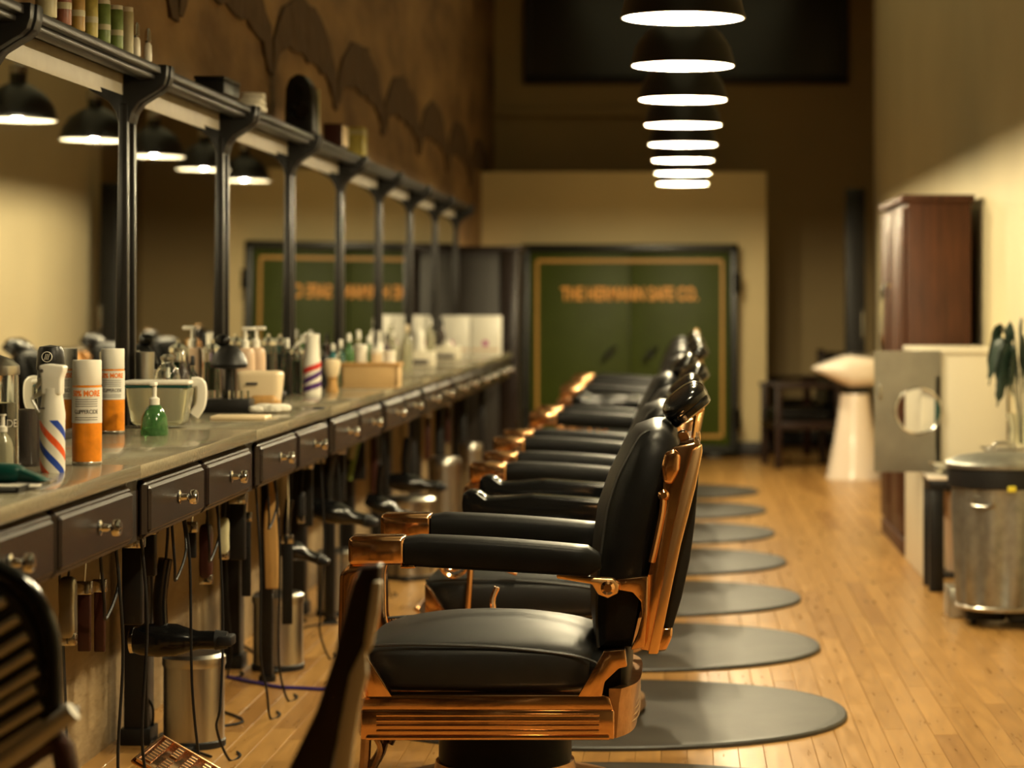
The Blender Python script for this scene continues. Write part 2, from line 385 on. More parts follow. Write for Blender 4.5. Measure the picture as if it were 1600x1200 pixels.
# ------------------------------------------------------------------ pendant lamps
lm = None
for k in range(-2, 8):
    Y = 7.2+P*k
    n = k
    lab = 'black dome pendant lamp, %s from the camera of the row over the aisle' % ORD[k] if k >= 0 else 'black dome pendant lamp above the photo, %s nearer than the first in view' % ORD[-k-1]
    if lm is None:
        lm = empty('pendant_lamp', (0, 0, 2.146), lab, 'lamp', 'pendant lamps in a row over the chairs')
        R = .185
        MB().lathe([(R,0),(R+.004,.004),(R,.02),(R*.93,.07),(R*.75,.12),(R*.5,.155),(.055,.175),(.04,.18),(.04,.26),(.015,.27),(0,.27)], (0,0,0), n=36, caps=False).build('shade', 'shade_black', lm)
        MB().lathe([(R+.003,.001),(R-.003,.001),(R-.004,.02),(R*.91,.066),(R*.73,.115),(R*.5,.148),(0,.16)], (0,0,0), n=36, caps=False).build('shade_lining', 'shade_white', lm)
        MB().lathe([(0,.045),(R-.012,.045),(R-.012,.050),(0,.052)], (0,0,0), n=36).build('diffuser', 'diffuser', lm)
        MB().lathe([(0,.27),(.008,.27),(.008,ZC-2.146-.2),(0,ZC-2.146-.2)], n=10).build('rod', 'black_satin', lm)
        MB().lathe([(0,ZC-2.146-.2),(.05,ZC-2.146-.2),(.05,ZC-2.146),(0,ZC-2.146)], n=16).build('ceiling_rose', 'black_satin', lm)
        MB().lathe([(.030,.262),(.043,.225),(.043,.262),(.0,.285)], n=16).build('cap', 'steel', lm)
        bd = bpy.data.lights.new('bulb', 'POINT'); bd.energy = BULB; bd.color = LAMP_COL[:3]; bd.shadow_soft_size = .02
        bo = bpy.data.objects.new('bulb', bd); col.objects.link(bo); bo.parent = lm; bo.location = (0, 0, .022)
        o = lm
    else: o = copy_tree(lm)
    o.location = (0, Y, 2.146); o['label'] = lab

# ------------------------------------------------------------------ mirror unit with shelf
mu_ = empty('mirror_unit', (XL+.012, 11.4, .93), 'long black framed mirror unit with bracketed shelf over the counter', 'mirror')
def rel(b, x0=XL+.012, y0=11.4, z0=.93):
    bmesh.ops.translate(b.bm, vec=(-x0, -y0, -z0), verts=b.bm.verts); return b
YS = [5.6+P*k for k in range(-3, 9)]
XM = -1.640; MIR = -.005
for i in range(len(YS)-1):
    y0, y1 = YS[i]+.03, YS[i+1]-.03
    b = MB(); b.box((XM-.008, y0, .955), (XM, y1, 1.90), 0)
    bmesh.ops.rotate(b.bm, cent=(XM, 0, 1.4), matrix=Matrix.Rotation(.008, 3, 'Y'), verts=b.bm.verts); bmesh.ops.rotate(b.bm, cent=(XM, (y0+y1)/2, 1.4), matrix=Matrix.Rotation(MIR, 3, 'Z'), verts=b.bm.verts)
    rel(b).build('mirror_pane', 'mirror', mu_)
for y in YS:
    b = MB()
    for s_ in (-1, 1): b.box((XM-.02, y+s_*.045-.014, .9346), (XM+.020, y+s_*.045+.014, 1.875), .004)
    b.box((XM-.02, y-.05, .9346), (XM+.006, y+.05, 1.875), .002)
    rel(b).build('post', 'shelf_paint', mu_)
    # curved S-shaped bracket, wider at the shelf
    prof = [(XM-.01,1.82),(XM+.022,1.82),(XM+.030,1.85),(XM+.050,1.88),(XM+.085,1.902),(XM+.108,1.915),(XM+.124,1.93),(XM+.132,1.955),(XM+.134,1.99),(XM-.01,1.99)]
    b = MB().prism(prof, y-.055, y+.055, .004)
    prof2 = [(x+(.006 if x > XM+.03 else 0), z) for x, z in prof]
    b.prism(prof2, y-.02, y+.02, .003)
    rel(b).build('bracket', 'black_satin', mu_)
ya, yb = YS[0]-.05, 17.33
rel(MB().box((XL+.012, ya, 1.962), (XM+.118, yb, 1.985), .004).box((XM+.05, ya, 1.945), (XM+.10, yb, 1.963), .006)).build('shelf_board', 'shelf_paint', mu_)
rel(MB().box((XL+.012, ya, 1.885), (XM+.006, yb, 1.962), .002)).build('header_board', 'header_paint', mu_)
rel(MB().box((XL+.012, ya, .9346), (XM+.01, yb, .956), .002)).build('bottom_rail', 'shelf_paint', mu_)

# ------------------------------------------------------------------ counter
XC, ZT = -1.21, .934
bays = [5.36+P*k for k in range(-3, 8)]
wt = empty('worktop', (XC-.21, 11.2, ZT), 'long speckled stone worktop running along the mirrors', 'worktop')
for i, y in enumerate(bays):
    MB().box((XL+.016+1.42, y-11.2+.0015, -.032), (XC+1.42, y+P-11.2-.0015, 0), .004).build('slab', 'stone_top', wt)
proto = None
for i, y in enumerate(bays):
    lab = 'dark brown two-drawer unit under the worktop, ' + (('%s from the camera in view' % ORD[i-2]) if i >= 2 else '%s of those nearer than the photo shows' % ORD[i])
    if proto is None:
        proto = empty('drawer_unit', (XC, y, .752), lab, 'drawer unit', 'drawer units under the worktop')
        MB().box((-.44, .004, 0), (-.035, P-.004, .149), .003).box((-.44, .0, -.004), (-.05, P, .01), .002).build('body', 'cabinet_paint', proto)
        MB().box((-.05, .015, .0), (-.034, .105, .149), .002).build('corner_panel', 'cabinet_dark', proto)
        for a in (.12, .79):
            b = MB().box((-.040, a, .004), (-.016, a+.645, .138), .010, 1).box((-.022, a+.016, .018), (-.008, a+.629, .124), .006, 1)
            d = b.build('drawer', 'cabinet_paint', proto)
            b = MB().lathe([(0,0),(.016,0),(.017,.003),(.009,.006),(.0075,.020),(.010,.024),(.017,.028),(.0185,.038),(.016,.044),(0,.046)], (-.008, a+.322, .074), 'X', 20)
            b.build('knob', 'chrome', d)
        u = proto
    else: u = copy_tree(proto)
    u.location = (XC, y, .752); u['label'] = lab
for i, y in enumerate(YS[1:]):
    lg = MB().box((-.035, -.045, 0), (.035, .045, .752), .004).box((-.045, -.055, 0), (.045, .055, .05), .004).build('counter_leg', 'black_satin')
    lg.location = (-1.60, y-.0, 0)
    tag(lg, ('black counter leg by the wall, %s from the camera in view' % ORD[i-1]) if i >= 1 else 'black counter leg nearer than the photo shows', 'leg', 'black legs under the worktop')
for i, y in enumerate([8.2, 9.66, 11.1, 12.6, 14.0, 15.5, 16.95]):
    lg = MB().box((-.02, -.02, 0), (.02, .02, .752), .003).lathe([(0,0),(.03,0),(.03,.02),(0,.02)], n=14).build('counter_leg', 'black_satin'); lg.location = (-1.42, y, 0)
    tag(lg, 'thin black support post under the worktop, %s from the camera' % ORD[i], 'leg', 'thin posts under the worktop')

# ------------------------------------------------------------------ barber chairs
def make_chair(style, label, loc, dz, fold=0., hr=0.):
    g = 'antique barber chairs in a row down the room'
    t = empty('barber_chair', loc, label, 'chair', g)
    X0 = -.45
    def q(pts, s=649.): return [((x-VX)/s-X0, H-(y-VY)/s+dz) for x, y in pts]
    Z = lambda z: z+dz
    # pedestal
    MB().lathe([(0,.016),(.32,.016),(.335,.03),(.33,.06),(.30,.085),(.22,.10),(.18,.12),(.175,.14),(0,.14)], n=40).build('base', 'copper_worn', t)
    MB().lathe([(0,.13),(.168,.13),(.168,Z(.235)),(.15,Z(.245)),(0,Z(.245))], n=40).build('column', 'leather', t)
    # seat cushion
    def crown(x, y, z):
        if z > 0: z = z*(1+.75*(1-x*x*.9)*(1-y*y*.8))
        return x, y, z
    MB().blob((-.045, 0, Z(.405)), (.60, .545, .125), .38, .32, 40, 20, crown).build('seat', 'leather_soft', t)
    for yy in (-1, 1):
        MB().tube([(-.33, yy*.262, Z(.462)), (-.2, yy*.272, Z(.468)), (0, yy*.272, Z(.462)), (.18, yy*.268, Z(.442)), (.245, yy*.262, Z(.42))], .004, 6, 5).build('seat_piping', 'piping', t)
    # side frames with grooves, front and rear aprons
    for s_ in (-1, 1):
        y0, y1 = sorted((s_*.285, s_*.325))
        b = MB().box((-.323, y0, Z(.247)), (.285, y1, Z(.318)), .004)
        b.prism([(-.323,Z(.31)),(.285,Z(.31)),(.275,Z(.345)),(.26,Z(.353)),(-.30,Z(.353)),(-.318,Z(.345))], min(s_*.26, s_*.318), max(s_*.26, s_*.318), .003)
        yo = s_*.325
        for z in (.268, .281, .294, .307):
            b.box((-.285, min(yo, yo+s_*.006), Z(z)-.0035), (.25, max(yo, yo+s_*.006), Z(z)+.0035), .0015)
        fr = b.build('side_frame', 'copper', t)
        MB().box((-.31, min(yo, yo+s_*.007), Z(.247)), (.275, max(yo, yo+s_*.007), Z(.258)), .003).build('bead', 'copper', fr)
        # rear bracket and front bracket
        MB().prism(q([(903,1087),(944,1016),(977,1013),(980,1040),(967,1043),(945,1064),(941,1087)]), y0+.004, y1-.004, .003).build('rear_bracket', 'copper', t)
        MB().prism(q([(563,1087),(563,1015),(577,1028),(602,1066),(614,1087)]), y0+.004, y1-.004, .003).build('front_bracket', 'copper', t)
    def apron(sgn, xc, bul, nm, mt):
        b = MB(); rings = []
        for i in range(17):
            u = -1+i/8; x = xc+sgn*bul*(1-u**4)
            n = .018
            rings.append([(x-sgn*n, u*.30, Z(.247)), (x, u*.30, Z(.247)), (x+sgn*.006, u*.30, Z(.33)), (x+sgn*.012, u*.30, Z(.366)), (x-sgn*n, u*.30, Z(.366))])
        b.loft(rings)
        o = b.build(nm, mt, t)
        b = MB()
        for z in (.270, .284, .298, .312, .326):
            b.tube([(xc+sgn*(bul*(1-u**4)+.004), u*.27, Z(z)) for u in [-.95+.1*i for i in range(20)]], .0035, 5)
        b.build('rib', mt, o)
    apron(1, .290, .045, 'rear_apron', 'copper_worn'); apron(-1, -.320, .03, 'front_apron', 'copper_worn')
    MB().blob((.262, 0, Z(.39)), (.12, .50, .15), .5, .35, 24, 12).build('seat_bolster', 'leather', t)
    # backrest: front pad lofted across, crowned to the front
    fr_ = [(-.20,.455),(-.203,.53),(-.20,.62),(-.19,.70),(-.177,.79),(-.152,.87),(-.118,.95),(-.098,.985)]
    top = [(-.075,1.0),(-.045,1.0),(-.018,.975),(-.004,.945)]
    rr_ = [(-.035,.86),(-.055,.77),(-.078,.66),(-.10,.56),(-.125,.455)]
    prof = fr_+top+rr_
    cx = sum(p[0] for p in prof)/len(prof); cz = sum(p[1] for p in prof)/len(prof)
    rings = []; W = .262
    for i in range(25):
        u = -1+2*i/24; u = math.copysign(abs(u)**.6, u) if abs(u) > 0 else 0
        ed = max(0, (abs(u)-.82)/.18)
        ring = []
        for k, (x, z) in enumerate(prof):
            bul = 0
            if k < len(fr_): bul = -.038*(1-u**2)*min(1, .6+.4*math.sin(k/7*PI))
            sh = .030*ed**2
            dx, dz_ = cx-x, cz-z; L_ = math.hypot(dx*3, dz_) or 1
            hgt = 0
            if z > .93: hgt = -.02*(u**4)
            ring.append((x+bul+dx*3/L_*sh-X0, u*W, z+hgt+dz_/L_*sh+dz))
        rings.append(ring)
    MB().loft(rings).build('backrest', 'leather', t, 60)
    for s_ in (-1, 1): MB().tube([(x-X0-.006, s_*(W-.034), z+dz-(.016 if z > .93 else 0)) for x, z in fr_[:]+top[:1]], .0045, 6, 4).build('backrest_piping', 'piping', t)
    # copper back shell
    shell = q([(1046,708),(1052,700),(1086,692),(1096,700),(1085,760),(1062,850),(1045,930),(1026,1022),(1000,1018),(1006,960),(1012,900),(1024,845),(1033,790),(1037,745)])
    MB().prism(shell, -.272, .272, .004).build('back_frame', 'copper', t)
    for s_ in (-1, 1):
        y0, y1 = sorted((s_*.268, s_*.286))
        rail = q([(1083,704),(1097,694),(1098,706),(1087,762),(1064,852),(1047,932),(1028,1024),(1012,1024),(1030,936),(1046,852),(1066,762)])
        MB().prism(rail, y0, y1, .004).build('frame_rail', 'brass', t)
        y0, y1 = sorted((s_*.262, s_*.290))
        MB().prism(q([(1038,708),(1054,702),(1064,712),(1062,735),(1050,758),(1036,756),(1033,728)]), y0, y1, .009, 3).build('frame_boss', 'copper', t)
        b = MB().tube([(x, s_*.278, z) for x, z in q([(1036,768),(1034,800),(1024,850),(1017,880)])], .008, 8, 4)
        b.lathe([(0,0),(.014,0),(.014,.012),(.008,.018),(0,.018)], (*(q([(1037,775)])[0][:1]), s_*.27, q([(1037,775)])[0][1]), 'Y', 12, rot=(0,0,0) if s_ > 0 else (PI,0,0))
        b.build('hinge_rod', 'copper', t)
        # crescent bracket and arm bar
        y0, y1 = sorted((s_*.268, s_*.302))
        MB().prism(q([(958,906),(1013,900),(1012,960),(1008,1012),(985,1016),(996,992),(1003,965),(1001,940),(988,926),(958,921)]), y0, y1, .004).build('arm_bracket', 'copper', t)
        MB().prism(q([(870,893),(915,901),(958,903),(968,912),(966,926),(950,934),(935,928),(925,912),(870,903)]), min(s_*.29, s_*.318), max(s_*.29, s_*.318), .004).build('arm_bar', 'brass', t)
        p = q([(950,917)])[0]
        MB().lathe([(0,0),(.017,0),(.017,.008),(.010,.014),(0,.014)], (p[0], s_*.316, p[1]), 'Y', 18, rot=(0,0,0) if s_ > 0 else (PI,0,0)).build('pivot', 'copper', t)
    # rear upholstery
    outer = [(1093,716),(1091,760),(1086,820),(1078,880),(1065,940),(1050,990)]
    inner = [(1028,1000),(1042,930),(1058,850),(1080,762),(1088,722)]
    MB().prism(q(outer+inner), -.235, .235, .006, 3).build('back_upholstery', 'leather_soft', t)
    MB().prism(q([(1022,1024),(1030,985),(1051,985),(1050,1000),(1040,1022)]), -.255, .255, .006, 3).build('back_cap', 'copper', t)
    # headrest
    hx, hz = .452+.002, Z(1.044)+hr
    MB().blob((hx+.002, 0, hz), (.125, .30, .075), .75, .55, 28, 16, None, (0, math.radians(-38), 0)).build('headrest', 'black_gloss' , t)
    b = MB().blob((hx+.014, 0, hz-.017), (.118, .285, .035), .4, .4, 24, 8, None, (0, math.radians(-38), 0)); b.build('headrest_shell', 'black_gloss', t)
    b = MB().tube([(.474,-.03,Z(.94)), (.482,-.03,Z(1.0)), (.492,-.03,Z(1.04))], .005, 8).tube([(.474,.03,Z(.94)), (.482,.03,Z(1.0)), (.492,.03,Z(1.04))], .005, 8)
    b.box((.470,-.05,Z(1.015)), (.50,.05,Z(1.045)), .004, rot=(0, -.6, 0)); b.build('headrest_stem', 'brass', t)
    b = MB().lathe([(0,-.06),(.016,-.06),(.016,-.035),(.012,-.03),(.012,.03),(.016,.035),(.016,.06),(0,.06)], (.450, 0, Z(.955)), 'Y', 14)
    b.box((.44,-.05,Z(.92)), (.49,.05,Z(.955)), .006); b.build('headrest_socket', 'copper', t)
    # arms
    for s_ in (-1, 1):
        yc = s_*.305
        am = 'black_gloss' if style == 'black' else 'leather'
        if style == 'black':
            pr = [(-.215,.70),(-.21,.735),(-.19,.745),(-.165,.742),(-.14,.722),(-.10,.722),(.0,.73),(.25,.712),(.27,.70),(.27,.63),(-.205,.64)]
            MB().prism([(x, Z(z)) for x, z in pr], yc-.042, yc+.042, .010, 3).build('armrest', am, t)
        else:
            rings = []
            for i in range(15):
                u = i/14; x = -.216+.47*u; top_ = .738-.030*u**1.6-.018*max(0, (u-.93)/.07)**2; bot = .664-.028*u+.02*max(0, (u-.95)/.05)**2; wd = .046-.02*max(0, (u-.9)/.1)**2
                if i == 0: top_ -= .006
                zc = (top_+bot)/2; hh = (top_-bot)/2
                rings.append([(x, yc+wd*math.copysign(abs(math.cos(a))**.45, math.cos(a)), Z(zc+hh*math.copysign(abs(math.sin(a))**.45, math.sin(a)))) for a in [2*PI*k/20 for k in range(20)]])
            MB().loft(rings).build('armrest', am, t)
            MB().box((-.350, yc-.046, Z(.668)), (-.214, yc+.046, Z(.736)), .012, 3).box((-.225, yc-.043, Z(.66)), (-.19, yc+.043, Z(.668)), .003).build('arm_cap', 'copper', t)
        if style == 'black':
            b = MB()
            for r_ in (.05, .036, .024):
                b.tube([(-.24+r_*math.cos(a), yc, Z(.555+1.5*r_*math.sin(a))) for a in [2*PI*k/20 for k in range(21)]], .007, 6)
            b.tube([(-.20, yc, Z(.64)), (-.19, yc, Z(.50)), (-.20, yc, Z(.35))], .010, 8).tube([(-.16, yc, Z(.64)), (-.10, yc, Z(.52)), (-.05, yc, Z(.49))], .008, 8, 4)
            b.build('arm_support', 'copper', t)
        else:
            post = [(-.350,.670),(-.372,.645),(-.376,.50),(-.372,.40),(-.345,.34),(-.305,.345),(-.322,.40),(-.336,.47),(-.338,.58),(-.325,.635),(-.290,.655),(-.275,.670)]
            MB().prism([(x, Z(z)) for x, z in post], yc-.032, yc+.032, .010, 3).build('arm_post', 'copper', t)
    # footrest arms and plate
    b = MB()
    for s_ in (-1, 1):
        b.tube([(-.325, s_*.20, Z(.26)), (-.34, s_*.20, Z(.12)), (-.42, s_*.18, .055), (-.60+fold*.5, s_*.14, .045), (-.68+fold*.7, s_*.13, .05)], .013, 8, 5)
        b.tube([(-.31, s_*.20, Z(.24)), (-.29, s_*.20, Z(.20)), (-.315, s_*.20, Z(.14))], .008, 8, 4)
    b.tube([(-.60+fold*.6,-.14,.045), (-.60+fold*.6,.14,.045)], .010, 8)
    b.build('footrest_arm', 'copper_worn', t)
    b = MB().box((-.93, -.16, .095), (-.67, .16, .107), .012, 2, rot=(0, math.radians(30), 0)); fp = b.build('footrest_plate', 'copper', t); fp.location.x = fold
    b = MB()
    for r_ in range(6):
        xx = -.91+r_*.040
        for k in range(10):
            if (r_*7+k*3) % 11 == 0: continue
            b.box((xx, -.142+k*.029, .104), (xx+.022, -.142+k*.029+.021, .112), .002, 1, rot=(0, math.radians(30), 0), piv=(-.80, 0, .101))
    b.box((-.925,-.157,.104), (-.917,.157,.114), .002, 1, rot=(0, math.radians(30), 0), piv=(-.80,0,.101)).box((-.683,-.157,.104), (-.675,.157,.114), .002, 1, rot=(0, math.radians(30), 0), piv=(-.80,0,.101))
    for s_ in (-1, 1): b.box((-.925, s_*.153-.004,.104), (-.675, s_*.153+.004,.114), .002, 1, rot=(0, math.radians(30), 0), piv=(-.80,0,.101))
    b.build('plate_relief', 'copper', fp)
    # side lever
    MB().tube([(.02,.33,Z(.28)), (.0,.37,Z(.32)), (-.06,.375,Z(.47)), (-.05,.375,Z(.53))], .008, 8, 5).build('lever', 'copper', t)
    return t
c_dx = [0, 0, .03, 0, .06, .06, .06, .06]; c_dz = [0, -.012, -.02, -.012, .03, .045, .05, .06]
c_lab = ['nearest barber chair, sharp in view, black leather with copper frame and capped arms',
 'barber chair with glossy black arms and copper scrolls right behind the nearest chair',
 'black barber chair between the glossy-armed one and the bright copper-capped one, low arms',
 'fourth barber chair, with bright copper arm caps catching the light',
 'fifth barber chair from the camera, with copper glints on its arm ends',
 'sixth barber chair from the camera, with thin glossy black arms',
 'seventh barber chair from the camera, second from the green safe',
 'farthest barber chair, last in the row before the green safe']
for i in range(8):
    make_chair('black' if i in (1, 5) else 'leather', c_lab[i], (-.45+c_dx[i], 6.08+P*i, .0), c_dz[i], 0 if i == 0 else .34, 0 if i == 0 else (-.02-c_dz[i]*.6))
# rubber mats
mt = None
for i in range(8):
    lab = 'grey oval rubber mat under the %s barber chair from the camera' % ORD[i]
    if mt is None:
        mt = empty('floor_mat', (0,0,0), lab, 'mat', 'oval rubber floor mats under the chairs')
        def ell(k, z, n=64):
            r = []
            for j in range(n):
                a = 2*PI*j/n; r.append(((.76-k)*math.copysign(abs(math.cos(a))**.92, math.cos(a)), (.62-k)*math.copysign(abs(math.sin(a))**.92, math.sin(a)), z))
            return r
        MB().loft([ell(.02,.001), ell(.03,.0155)]).build('mat_top', 'rubber_mat', mt)
        MB().loft([ell(0,.0), ell(.0,.009), ell(.006,.014), ell(.032,.0158)], caps=False).build('mat_rim', 'rubber_edge', mt)
        o = mt
    else: o = copy_tree(mt)
    o.location = (-.245, 6.08+P*i, 0); o['label'] = lab

# ------------------------------------------------------------------ things on the counter
def place(o_or_e, x, y): o_or_e.location = (x, y, ZT)
def can(name, bx, by, h, r, label, cat, segs, grp=None, n=24):
    """segs: list of (part name, material, profile) with profile in fractions of (r, h)"""
    X, Y = on(bx, by, ZT); X = max(X, -1.612+r)
    t = empty(name, (X, Y, ZT), label, cat, grp)
    for nm, m, pf in segs: MB().lathe([(a*r, c*h) for a, c in pf], n=n).build(nm, m, t)
    return t
# striped spray bottle
X, Y = on(82, 738, ZT); t = empty('spray_bottle', (X, Y, ZT), 'white spray bottle with red and blue barber stripes at the worktop front', 'bottle')
MB().lathe([(0,0),(.0255,0),(.0265,.006),(.0265,.10),(.027,.125),(.0235,.15),(.0215,.165),(.0215,.18)], n=32).build('bottle', 'stripes', t)
MB().prism([(-.021,.165),(-.021,.20),(-.026,.228),(-.010,.232),(.029,.228),(.0285,.218),(.022,.20),(.0215,.165)], -.019, .019, .006, 3).build('sprayer_head', 'white_plastic', t)
MB().prism([(-.022,.205),(-.030,.198),(-.037,.180),(-.034,.178),(-.024,.190),(-.018,.192)], -.008, .008, .002).build('trigger', 'white_plastic', t)
MB().prism([(-.022,.178),(-.046,.160),(-.044,.154),(-.020,.166)], -.006, .006, .002).prism([(-.044,.16),(-.046,.155),(-.027,.115),(-.024,.12)], -.006, .006, .002).build('neck_spur', 'white_plastic', t)
MB().lathe([(0,0),(.004,0),(.004,.003),(0,.003)], (-.018,-.0195,.217), 'Y', 12, rot=(PI,0,0)).build('nozzle', 'print_dark', t)
MB().box((-.020,-.0232,.136), (.0,-.0225,.139)).build('print', 'print_dark', t)
# two orange aerosol cans
for bx, by, lab in ((136, 726, 'orange aerosol can with white cap, standing alone by the striped spray bottle'), (176, 677, 'orange aerosol can with white cap, behind the other orange can')):
    X, Y = on(bx, by, ZT); t = empty('aerosol_can', (X, Y, ZT), lab, 'can', 'orange aerosol cans', rz=math.radians(10))
    r = .0325
    MB().lathe([(0,.001),(r*.93,.001),(r*.97,.005),(r,.009),(r,.172),(r*.95,.180),(0,.180)], n=32).build('body', 'orange_print', t)
    MB().lathe([(0,0),(r*.95,0),(r*1.01,.003),(r*1.01,.007),(r*.97,.009)], n=32).build('base_rim', 'steel', t)
    MB().lathe([(r*.97,.178),(r*.99,.179),(r*.985,.230),(r*.95,.234),(0,.234)], n=32).build('cap', 'white_plastic', t)
    # curved label sheet
    b = MB(); rings = []
    for z in (.094, .173):
        rings.append([((r+.0006)*math.sin(a), -(r+.0006)*math.cos(a), z) for a in [-1.5+3.0*k/20 for k in range(21)]])
    b.loft(rings, closed=False, caps=False); lb = b.build('label', 'label_white', t)
    b = MB(); rings = []
    for z in (.151, .168):
        rings.append([((r+.0010)*math.sin(a), -(r+.0010)*math.cos(a), z) for a in [-1.35+2.7*k/20 for k in range(21)]])
    b.loft(rings, closed=False, caps=False).build('band', 'white_plastic', lb)
    text('lettering', '50% MORE', 'orange_label', lb, (0, 0, .1595), .018, .0006, bend=r+.0013, width=.068, bold=.0006)
    text('lettering', 'CLIPPERCIDE', 'print_dark', lb, (0, 0, .119), .013, .0006, bend=r+.0010, width=.056)
    b = MB()
    for z in (.146, .141, .136, .131, .106, .101): b.loft([[((r+.001)*math.sin(a), -(r+.001)*math.cos(a), zz) for a in [-.8+1.6*k/12 for k in range(13)]] for zz in (z, z+.0012)], closed=False, caps=False)
    b.build('small_print', 'print_dark', lb)
# dark capped can with round emblem
X, Y = on(79, 708, ZT); t = empty('styling_can', (X, Y, ZT), 'black can with a round emblem on its wide cap, behind the striped spray bottle', 'can')
MB().lathe([(0,0),(.030,0),(.031,.004),(.031,.20),(.028,.205)], n=28).build('body', 'black_plastic', t)
MB().lathe([(.033,.20),(.034,.203),(.031,.245),(.026,.256),(0,.260)], n=28).build('cap', 'black_satin', t)
b = MB().tube([(.012*math.cos(a), -.0335, .232+.012*math.sin(a)) for a in [2*PI*k/24 for k in range(25)]], .0012, 6)
for dx in (-.004, 0, .004): b.tube([(dx-.002, -.0338, .225), (dx+.002, -.0338, .239)], .0009, 5)
b.build('emblem', 'white_plastic', t)
# disinfectant jar at the left edge of the frame
X, Y = on(-2, 733, ZT); t = empty('disinfectant_jar', (X, Y, ZT), 'glass jar with steel lid and white letters at the left edge of the photo', 'jar')
MB().lathe([(0,0),(.042,0),(.044,.01),(.042,.20),(.040,.215),(.037,.215),(.039,.20),(.040,.012),(0,.010)], n=32).build('glass', 'glass', t)
MB().lathe([(0,.011),(.039,.011),(.038,.145),(0,.145)], n=28).build('liquid', 'smoke_glass', t)
MB().lathe([(.044,.205),(.045,.21),(.044,.225),(.03,.238),(.012,.245),(0,.25)], n=28).build('lid', 'steel', t)
text('lettering', 'BARBICIDE', 'label_white', t, (0, 0, .100), .024, .0008, bend=.0445, width=.112)
can('tumbler', 44, 728, .125, .028, 'dark smoked glass tumbler behind the small pump bottle at left', 'glass', [('glass', 'smoke_glass', [(0,0),(.9,0),(1,.05),(1,1),(.92,1),(.9,.08),(0,.08)])])
can('tumbler', 30, 712, .11, .030, 'brown glass tumbler at left, behind the dark smoked one', 'glass', [('glass', 'oxblood', [(0,0),(.9,0),(1,.05),(1,1),(.92,1),(.9,.08),(0,.08)])])
t = can('pump_bottle', 4, 745, .13, .022, 'small white pump bottle standing at the left edge of the photo', 'bottle', [('bottle', 'clear_plastic', [(0,0),(.95,0),(1,.04),(1,.45),(.8,.6),(.4,.7),(.4,.74),(0,.74)]), ('pump', 'white_plastic', [(.45,.72),(.45,.80),(.2,.82),(.2,.98),(.35,.98),(.35,1),(0,1)])])
# dark tray with green clippers
X, Y = on(32, 762, ZT); t = empty('tray', (X-.05, Y-.02, ZT), 'thin black tray at the near left corner of the worktop', 'tray')
MB().box((-.14,-.12,0), (.085,.12,.006), .002).box((-.14,-.12,.006), (-.135,.12,.012), .001).box((.08,-.12,.006), (.085,.12,.012), .001).build('tray_base', 'black_satin', t)
t = empty('hair_clipper', (X-.06, Y-.0, ZT+.0065), 'dark green hair clipper lying on the black tray', 'clipper')
MB().blob((-.01,0,.021), (.16,.05,.042), .6, .5, 20, 10).build('body', 'dark_green', t)
MB().prism([(.06,.006),(.10,.004),(.115,.008),(.10,.016),(.06,.032)], -.02, .02, .003).build('clipper_head', 'dark_green', t)
MB().box((.095,-.021,.002), (.125,.021,.007), .001).build('blade', 'chrome', t)
t = empty('comb', (X-.005, Y-.055, ZT+.0065), 'pale comb lying on the black tray beside the green clipper', 'comb')
b = MB().box((-.06,-.006,0), (.06,.004,.005), .001)
for k in range(24): b.box((-.058+k*.005,-.022,.001), (-.056+k*.005,-.005,.004))
b.build('comb_body', 'white_plastic', t)
t = empty('hair_clip', (X-.10, Y+.075, ZT+.0065), 'dark green sectioning clip lying behind the green clipper', 'clip')
MB().prism([(-.05,0),(.05,.0),(.05,.008),(0,.02),(-.05,.03)], -.012, .012, .003).build('jaw', 'dark_green', t)

# clear tub with white lid and green band
X, Y = on(250, 668, ZT); t = empty('plastic_tub', (X, Y, ZT), 'clear plastic tub with white handled lid and green rim beside the orange cans', 'tub')
MB().blob((0,0,.066), (.19,.12,.118), .25, .35, 32, 14, lambda x,y,z: (x*(.90+.10*z), y*(.90+.10*z), z)).build('tub', 'clear_plastic', t)
MB().box((-.094,-.058,.115), (.094,.058,.124), .004).build('band', 'dark_green', t)
MB().box((-.098,-.062,.124), (.098,.062,.137), .006, 3).build('lid', 'white_plastic', t)
MB().tube([(.092,0,.13), (.118,0,.125), (.118,0,.07), (.098,0,.035)], .008, 8, 5, flat=2.).build('handle', 'white_plastic', t)
X, Y = on(251, 677, ZT); t = empty('pump_bottle', (X+.005, Y-.10, ZT), 'green glass pump bottle with white pump in front of the clear tub', 'bottle')
MB().lathe([(0,0),(.036,0),(.038,.006),(.034,.05),(.022,.075),(.012,.085),(0,.085)], n=24).build('bottle', 'green_glass', t)
MB().lathe([(.014,.083),(.014,.10),(.006,.105),(.006,.135),(0,.136)], n=16).box((-.008,-.03,.135), (.008,.008,.145), .003).build('pump', 'white_plastic', t)
can('tumbler', 208, 664, .215, .027, 'tall ribbed grey tumbler right of the orange cans', 'glass', [('body', 'steel_panel', [(0,0),(.85,0),(.9,.03),(1,.97),(1,1),(.93,1),(.85,.06),(0,.05)])])
can('glass_jar', 262, 660, .205, .038, 'round-shouldered clear glass jar behind the clear tub', 'jar', [('glass', 'glass', [(0,0),(.95,0),(1,.04),(1,.66),(.85,.78),(.5,.86),(.5,.92),(.44,.92),(.44,.85),(.8,.75),(.93,.64),(.93,.06),(0,.05)]), ('stopper', 'steel', [(.3,.90),(.55,.92),(.58,.96),(.3,1),(0,1)])])
